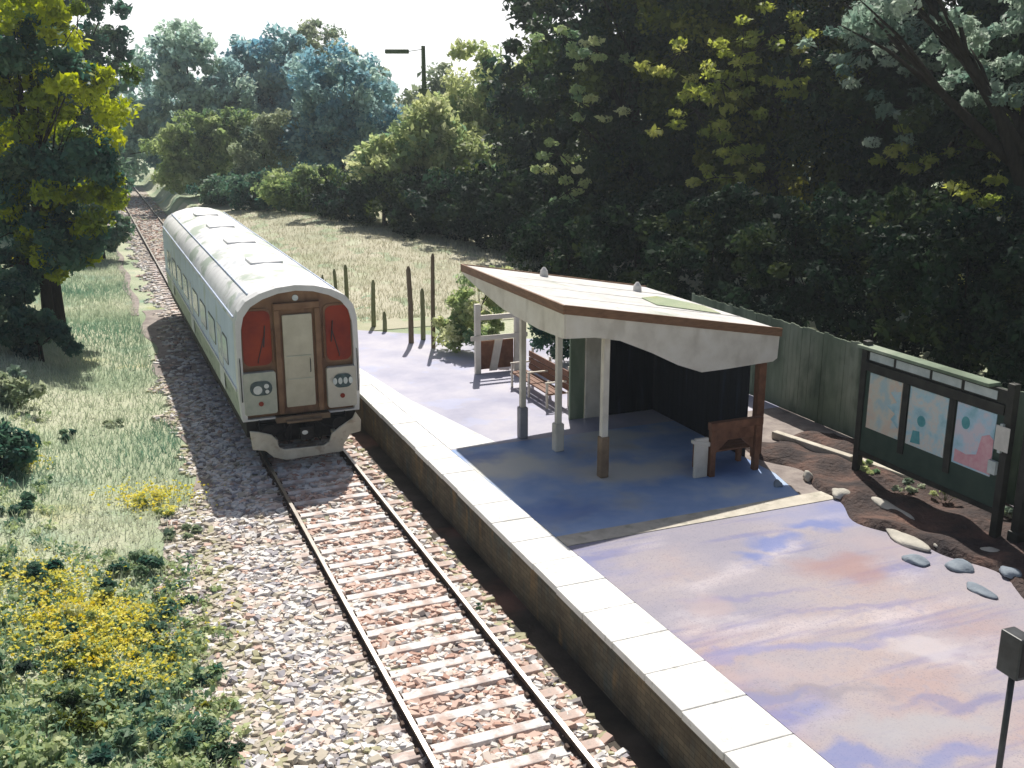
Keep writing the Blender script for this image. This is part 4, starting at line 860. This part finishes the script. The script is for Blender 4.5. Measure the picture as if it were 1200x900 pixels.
for i, (px, yd, col) in enumerate([(700, 62, 'dark'), (820, 60, 'dark'), (960, 58, 'teal'), (1120, 56, 'dark'), (1260, 50, 'dark')]):
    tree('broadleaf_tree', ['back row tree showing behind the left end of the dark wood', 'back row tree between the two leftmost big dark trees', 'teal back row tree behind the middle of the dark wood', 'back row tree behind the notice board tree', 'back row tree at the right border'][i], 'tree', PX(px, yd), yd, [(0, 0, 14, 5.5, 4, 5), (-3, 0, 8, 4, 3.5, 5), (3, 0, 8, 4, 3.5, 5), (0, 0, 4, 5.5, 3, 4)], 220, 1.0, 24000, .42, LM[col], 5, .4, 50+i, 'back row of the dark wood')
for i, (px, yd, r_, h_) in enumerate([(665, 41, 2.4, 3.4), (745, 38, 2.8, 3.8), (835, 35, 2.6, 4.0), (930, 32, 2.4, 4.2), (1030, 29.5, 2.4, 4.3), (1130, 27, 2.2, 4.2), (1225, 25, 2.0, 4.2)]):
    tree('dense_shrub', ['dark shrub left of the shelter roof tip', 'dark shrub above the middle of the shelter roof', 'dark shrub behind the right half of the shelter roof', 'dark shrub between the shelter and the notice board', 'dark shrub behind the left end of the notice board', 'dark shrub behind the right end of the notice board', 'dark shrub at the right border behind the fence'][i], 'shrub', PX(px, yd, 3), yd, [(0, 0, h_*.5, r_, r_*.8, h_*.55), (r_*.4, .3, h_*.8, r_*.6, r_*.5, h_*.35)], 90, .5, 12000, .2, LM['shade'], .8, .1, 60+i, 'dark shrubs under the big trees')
def spray(parent, pts, m, seed):
    rg = np.random.default_rng(seed)
    for (px, py, yd, rr) in pts:
        an = PITCH + math.atan((py-450)/1200); z = 8-yd*math.tan(an); x = PX(px, yd, z)
        c = np.array([x, yd, z])-np.array(parent.location); q = max(4, int(rr*9))
        Cc = c+rg.normal(size=(q, 3))*np.array([rr*.75, .5, rr*.42]); Cc[:, 2] -= .35*np.abs(Cc[:, 0]-c[0])
        V, t = leaf_arrays(Cc, np.full(q, .28+.1*rr), int(260*rr+120), .21, rg, np.clip(rg.normal(.5, .3, q), 0, 1), .5, .55, .8)
        tw = []
        for e in Cc:                                   # twigs joining the leaf clumps
            d = e-c; sd_ = np.array([-d[2], 0, d[0]]); sd_ = sd_/(np.linalg.norm(sd_)+1e-6)*.025
            tw.append([c-sd_, c+sd_, e+sd_*.4, e-sd_*.4])
        nl = len(V); V = np.concatenate([V, np.array(tw)]); t = np.concatenate([t, np.zeros(len(tw))])
        o = qmesh('leaf_spray', V.reshape(-1, 3), np.arange(len(V)*4).reshape(-1, 4), t, m); o.parent = parent
        o.data.materials.append(M['bark']); mi = np.zeros(len(V), np.int32); mi[nl:] = 1; o.data.polygons.foreach_set('material_index', mi)
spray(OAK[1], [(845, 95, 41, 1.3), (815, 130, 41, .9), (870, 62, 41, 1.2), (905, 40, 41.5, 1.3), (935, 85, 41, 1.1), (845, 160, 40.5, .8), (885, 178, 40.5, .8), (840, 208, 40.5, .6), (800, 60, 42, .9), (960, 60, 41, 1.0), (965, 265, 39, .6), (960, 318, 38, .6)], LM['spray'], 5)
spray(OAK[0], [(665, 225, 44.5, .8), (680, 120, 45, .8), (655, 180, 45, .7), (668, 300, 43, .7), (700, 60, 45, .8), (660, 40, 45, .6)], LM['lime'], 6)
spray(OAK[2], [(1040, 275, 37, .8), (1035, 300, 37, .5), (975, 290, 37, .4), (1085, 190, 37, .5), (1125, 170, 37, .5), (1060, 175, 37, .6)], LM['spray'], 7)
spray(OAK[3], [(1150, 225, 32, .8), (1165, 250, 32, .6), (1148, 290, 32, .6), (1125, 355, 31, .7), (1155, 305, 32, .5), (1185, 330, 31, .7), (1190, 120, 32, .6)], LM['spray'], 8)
spray(OAK[2], [(1030, 20, 37.5, 1.0), (1055, 60, 37.5, 1.1), (1085, 25, 37.5, .9), (1045, 125, 37.3, 1.0), (1100, 70, 37.5, .8), (1010, 60, 37.5, .7), (990, 25, 37.5, .9), (1110, 110, 37.5, .7)], LM['mist'], 9)
spray(OAK[3], [(1180, 20, 32, .8), (1190, 70, 32, .8), (1150, 85, 32, .6)], LM['mist'], 10)
# --- pale bush by the far platform
tree('leafy_shrub', 'pale green rounded shrub between the tall stake and the white gate', 'shrub', W(6.35, 17.8)[0], W(6.35, 17.8)[1], [(0, 0, 1.2, 1.0, .9, 1.0), (.5, 0, 2.0, .7, .6, .6), (-.9, 0, .7, .7, .7, .6)], 60, .28, 9000, .13, LM['lime'], .4, .05, 31)
tree('leafy_shrub', 'blue green shrub behind the white gate and platform seat', 'shrub', W(7.9, 15.6)[0], W(7.9, 15.6)[1], [(0, 0, 1.3, 1.2, 1.0, 1.2), (1.3, -.8, 1.2, 1.0, 1.0, 1.1)], 60, .28, 9000, .13, LM['teal'], .4, .05, 32)

# --- stakes in the field
stk = [((395, 370), 315, .13, 'stake'), ((407, 366), 310, .15, 'stake'), ((438, 382), 328, .15, 'stake'), ((482, 402), 312, .16, 'stake_brown'), ((496, 398), 338, .15, 'stake'), ((508, 408), 297, .13, 'stake_brown'), ((380, 352), 322, .12, 'stake'), ((451, 388), 365, .14, 'stake')]
labs = ['short green stake close beside the train roof', 'taller green stake right of the shortest ones by the train', 'lone green stake in the middle of the pale field', 'dark brown stake left of the tallest one', 'short green stake between the two brown stakes', 'tallest thin brown stake casting its shadow on the platform', 'leftmost tiny stake half hidden by the train roof', 'stump of a stake right of the lone green one']
for i, ((bx, by), ty, wd, mm) in enumerate(stk):
    p = G(bx, by, .9); dep = p[1]; an = PITCH+math.atan(-(ty-450)/1200)*-1
    an = PITCH - math.atan((450-ty)/1200); ztop = 8-dep*math.tan(an)
    zb = gzxy(p[0], p[1]) if US(p[0], p[1])[1] > S1 else .88
    mb = MB(); h = ztop-zb
    mb.tube([(0, 0, -.1), (.01, 0, h*.5), (.03*((i % 3)-1), 0, h-.12), (.03*((i % 3)-1), 0, h)], [wd*.55, wd*.5, wd*.45, wd*.2], 7)
    o = mb.build('fence_stake', M[mm], None, (p[0], p[1], zb), 0)
    tag(o, labs[i], 'stake', 'fence stakes in the pale field')

# --- lamp mast
xm = PX(497, 66, 9); LPm = thing('lamp_mast', 'tall green lamp mast with a side arm rising above the far trees', 'lamp mast', (xm, 66, gzxy(xm, 66)), 0)
zt_ = 11.6-gzxy(xm, 66)
mb = MB(); mb.tube([(0, 0, 0), (0, 0, zt_*.5), (0, 0, zt_)], [.20, .17, .12], 8); mb.build('pole', M['mast'], LPm)
mb = MB(); mb.box(-.32, .32, -.2, .2, zt_-3.5, zt_-2.5); mb.build('cabinet', M['mast'], LPm, bevel=.05)
mb = MB(); mb.tube([(0, 0, zt_-.2), (-.9, 0, zt_-.32)], .022, 6); mb.build('arm', M['mast'], LPm)
mb = MB(); mb.box(-2.35, -.88, -.15, .15, zt_-.46, zt_-.2); mb.build('lamp_head', M['mast'], LPm, bevel=.06)

# --- grass blades and weeds
def blades(name, X, Y, h, wd, tint, m, seed, lean=.35):
    rg = np.random.default_rng(seed); n = len(X); Z = ground_z(X, Y)
    a = rg.uniform(0, 2*math.pi, n); dx = np.cos(a)*wd; dy = np.sin(a)*wd
    l = rg.normal(0, lean, (n, 2))*h[:, None]
    P = np.stack([X, Y, Z-.02], 1)
    V = np.empty((n, 4, 3)); V[:, 0] = P-np.stack([dx, dy, 0*dx], 1); V[:, 1] = P+np.stack([dx, dy, 0*dx], 1)
    mid = P+np.stack([l[:, 0]*.4, l[:, 1]*.4, h*.6], 1)
    tip = P+np.stack([l[:, 0], l[:, 1], h], 1)
    V[:, 2] = tip+np.stack([dx, dy, 0*dx], 1)*.15; V[:, 3] = tip-np.stack([dx, dy, 0*dx], 1)*.15
    return qmesh(name, V.reshape(-1, 3), np.arange(n*4).reshape(-1, 4), tint, m)
rg = np.random.default_rng(77)
def scatter(n, s0, s1, u0, u1):
    s_ = s0+(s1-s0)*rg.random(n)**1.5; u_ = rg.uniform(u0, u1, n)
    return u_, s_
u_, s_ = scatter(120000, -3, 60, -18, -2.6)
ed = np.array([ledge(q) for q in s_]); k = u_ < ed+rg.normal(0, .18, len(u_)); u_, s_ = u_[k], s_[k]
X = u_*Nx+s_*Tx; Y = 11.1+u_*Ny+s_*Ty
pat = .5+.28*np.sin(X*.8+1.3)*np.cos(Y*.5)+.2*np.sin(X*.33-Y*.41+2)
h = (.10+.16*rg.random(len(X)))*(1+.5*np.clip(pat-.5, 0, 1)); wd = .006+.006*rg.random(len(X))+Y*.00022
near = np.clip((16-Y)/8, 0, 1)
tn = np.clip(.54-1.1*(pat-.5)-.12*near+rg.normal(0, .14, len(X)), 0, 1)
tag(blades('bank_grass', X, Y, h, wd, tn, LM['grass'], 8), 'pale green and straw grass covering the bank left of the track', 'grass', kind='stuff')
u_, s_ = scatter(40000, 22.5, 62, 2.2, 22); k = (s_ > S1+.1) | (u_ > 11.4); u_, s_ = u_[k], s_[k]
X = u_*Nx+s_*Tx; Y = 11.1+u_*Ny+s_*Ty
tn = np.clip(.6+.25*np.sin(X*.5)*np.cos(Y*.35)+rg.normal(0, .13, len(X)), 0, 1)
tag(blades('field_grass', X, Y, .10+.14*rg.random(len(X)), .008+Y*.0002, tn, LM['straw'], 9), 'straw coloured grass of the field right of the train', 'grass', kind='stuff')

# weed clumps, broad leaves
def weed(name, label, cat, x, y, r, h, n, size, m, seed, group, flowers=0):
    rg2 = np.random.default_rng(seed); z = gzxy(x, y)
    root = thing(name, label, cat, (x, y, z), 0, group)
    q = max(5, int(r*16)); a = rg2.uniform(0, 6.28, q); rr = r*np.sqrt(rg2.random(q))
    Cn = np.stack([rr*np.cos(a), rr*np.sin(a), h*(.25+.6*rg2.random(q))*(1-.4*rr/r)], 1)
    V, t = leaf_arrays(Cn, r*.30*rg2.uniform(.7, 1.3, q), n, size, rg2, np.clip(rg2.normal(.5, .28, q), 0, 1), .6, .55, .9)
    V[..., 2] = np.maximum(V[..., 2], .01)
    o = qmesh('leaves', V.reshape(-1, 3), np.arange(len(V)*4).reshape(-1, 4), t, m); o.parent = root
    mb = MB()
    for c in Cn[:14]: mb.tube([(c[0]*.3, c[1]*.3, -.02), (c[0]*.7, c[1]*.7, c[2]*.6), tuple(c)], [.008, .006, .003], 4)
    mb.build('stems', M['stake'], root)
    if flowers:
        Cf = Cn*np.array([1.35, 1.35, 1])+np.array([0, 0, h*.25]); V, t = leaf_arrays(Cf, np.full(len(Cf), r*.42), flowers, .034, rg2, rg2.random(len(Cf)), .35, .9, 1.5)
        o = qmesh('flowers', V.reshape(-1, 3), np.arange(len(V)*4).reshape(-1, 4), t, LM['flower']); o.parent = root; o['kind'] = 'stuff'
    return root
WD = [((160, 668), .42, .30, 'teal', 'dark leafy weed below the upper yellow flowers'), ((200, 700), .40, .22, 'teal', 'flat dark weed beside the pale ballast edge'),
      ((175, 730), .46, .24, 'teal', 'spreading dark weed between flowers and ballast'), ((120, 700), .30, .35, 'teal', 'small upright weed left of the spreading dark weeds'),
      ((235, 745), .30, .16, 'lime', 'bright green tuft creeping onto the ballast'), ((60, 745), .34, .30, 'teal', 'dark weed at the left of the large yellow flowers'),
      ((35, 690), .48, .45, 'teal', 'tall teal weed near the left border'), ((10, 800), .40, .34, 'dark', 'dark weed at the left border near the bottom'),
      ((60, 830), .42, .30, 'dark', 'dark weed below the large yellow flowers'), ((110, 845), .40, .28, 'olive', 'olive weed right of the dark weeds at bottom left'),
      ((150, 815), .34, .26, 'teal', 'teal weed under the right of the yellow flowers'), ((165, 865), .40, .30, 'teal', 'blue green weed near the bottom border'),
      ((215, 870), .38, .30, 'teal', 'blue green weed closest to the ballast at the bottom'), ((215, 800), .32, .22, 'teal', 'dark weed on the ballast edge halfway down'),
      ((255, 830), .26, .18, 'olive', 'small olive weed on the ballast stones'), ((40, 885), .44, .34, 'cover', 'mixed green weed in the bottom left corner'),
      ((100, 892), .36, .3, 'teal', 'teal weed on the bottom border'), ((265, 885), .24, .2, 'dark', 'small dark weed on the ballast at the bottom border'),
      ((185, 765), .3, .2, 'olive', 'olive weed among the dark ones at mid bank'), ((90, 775), .3, .3, 'olive', 'olive weed inside the yellow flower patch'),
      ((215, 625), .34, .22, 'pale', 'pale weed at the ballast edge right of the upper flowers'), ((30, 520), .42, .40, 'teal', 'teal weed high on the bank at the left border'),
      ((75, 500), .28, .30, 'teal', 'small teal weed high on the bank'), ((20, 610), .40, .40, 'teal', 'teal weed at the left border halfway down'),
      ((130, 480), .30, .2, 'pale', 'pale tuft on the open bank above the flowers'), ((240, 790), .25, .15, 'lime', 'light green tuft on the ballast edge'),
      ((395, 760), .09, .05, 'olive', 'tiny green tuft by the left rail'), ((410, 815), .12, .07, 'lime', 'green tuft between sleepers left of the rail'), ((440, 822), .10, .06, 'olive', 'small tuft against the left rail near the bottom'),
      ((560, 712), .12, .10, 'teal', 'dark tuft between the right rail and the platform wall'), ((575, 752), .09, .08, 'olive', 'small tuft at the foot of the platform wall')]
for i, ((px, py), r_, h_, mm, lab) in enumerate(WD):
    zz = .3 if py < 600 and px < 150 else (.1 if px < 100 else -.1); p = G(px, py, zz)
    weed('weed_clump', lab, 'weed', p[0], p[1], r_, h_, int(240+1500*r_*r_*2), .10 if r_ > .2 else .05, LM[mm], 100+i, 'weed clumps on the bank and the ballast')
FD = [((178, 582), .40, .32, 'upper clump of yellow flowers on the bank'), ((85, 735), .46, .36, 'large clump of yellow flowers low on the bank'), ((120, 770), .40, .30, 'yellow flowers at the lower right of the large clump'),
      ((55, 705), .28, .28, 'small yellow flower clump above the large one'), ((145, 745), .30, .24, 'yellow flower clump nearest the dark weeds'), ((195, 600), .22, .2, 'little yellow flower clump beside the upper clump'), ((60, 765), .34, .26, 'yellow flower clump at the lower left of the large clump'), ((110, 700), .30, .26, 'yellow flower clump above and right of the large clump'), ((35, 540), .22, .2, 'small yellow flower clump near the left border')]
for i, ((px, py), r_, h_, lab) in enumerate(FD):
    p = G(px, py, .0); weed('flower_clump', lab, 'flowers', p[0], p[1], r_, h_, int(300+1000*r_*r_), .09, LM['lime'], 200+i, 'yellow flower clumps on the bank', flowers=int(1100*r_))
# low broad leaved cover between the clumps
rg = np.random.default_rng(91)
q = 900; px_ = rg.uniform(-40, 285, q); py_ = 640+270*rg.random(q)**.8; keep = px_ < 235+ (py_-640)*.18+rg.normal(0, 14, q); px_, py_ = px_[keep], py_[keep]
Cc = np.array([G(a, b, .0) for a, b in zip(px_, py_)]); Cc = np.concatenate([Cc, np.array([G(a, b, .1) for a, b in zip(rg.uniform(-30, 60, 60), rg.uniform(460, 640, 60))])])
Cc[:, 2] = ground_z(Cc[:, 0], Cc[:, 1])+.05+.08*rg.random(len(Cc))
V, t = leaf_arrays(Cc, .16*rg.uniform(.6, 1.6, len(Cc)), 19000, .085, rg, np.clip(rg.normal(.5, .3, len(Cc)), 0, 1), .5, .6, 1.2)
tag(qmesh('ground_cover', V.reshape(-1, 3), np.arange(len(V)*4).reshape(-1, 4), t, LM['cover']), 'mixed green low leafy ground cover on the lower left bank', 'ground cover', kind='stuff')
q = 3600; wt = [((85, 735), .75, 1.0), ((120, 765), .6, .7), ((178, 582), .5, .5), ((60, 690), .45, .35), ((140, 720), .4, .4), ((30, 560), .3, .15), ((165, 790), .3, .2)]
Pf = []
for (c_, sg, k_) in wt:
    g_ = G(*c_, .0); n_f = int(q*k_/3.3); Pf.append(np.array([g_[0], g_[1], 0])+rg.normal(size=(n_f, 3))*np.array([sg, sg*.9, 0]))
Pf = np.concatenate(Pf); Pf[:, 2] = ground_z(Pf[:, 0], Pf[:, 1])+.12+.12*rg.random(len(Pf))
V, t = leaf_arrays(Pf, np.full(len(Pf), .03), len(Pf)*2, .045, rg, rg.random(len(Pf)), .4, .9, 1.6)
tag(qmesh('meadow_flowers', V.reshape(-1, 3), np.arange(len(V)*4).reshape(-1, 4), t, LM['flower']), 'tiny scattered yellow meadow flowers on the lower left bank', 'flowers', kind='stuff')
# low plants around the board foot
for i, ((px, py), r_, h_, mm, lab) in enumerate([((1022, 552), .28, .25, 'lime', 'pale green plant at the foot of the left board post'), ((1108, 585), .26, .32, 'lime', 'yellowish plant under the right poster'), ((1065, 572), .30, .16, 'pale', 'low pale plant along the edging below the middle poster'), ((1188, 606), .26, .2, 'pale', 'pale plant right of the leaning post')]):
    p = G(px, py, 1.0); root = weed('bed_plant', lab, 'plant', p[0], p[1], r_, h_, 420, .07, LM[mm], 300+i, 'plants in the soil bed'); root.location.z = .98

# --- thin summer haze in the air
hm = bpy.data.materials.new('haze'); hm.use_nodes = True; t_ = hm.node_tree; t_.nodes.clear()
ho = t_.nodes.new('ShaderNodeOutputMaterial'); hv = t_.nodes.new('ShaderNodeVolumePrincipled')
hv.inputs['Color'].default_value = (.80, .90, .97, 1); hv.inputs['Density'].default_value = .0006; hv.inputs['Anisotropy'].default_value = .3
t_.links.new(hv.outputs[0], ho.inputs['Volume'])
mb = MB(); mb.box(-140, 140, -30, 190, -1.6, 24); tag(mb.build('haze', hm), 'thin pale blue summer haze filling the air over the station', 'haze', kind='stuff')
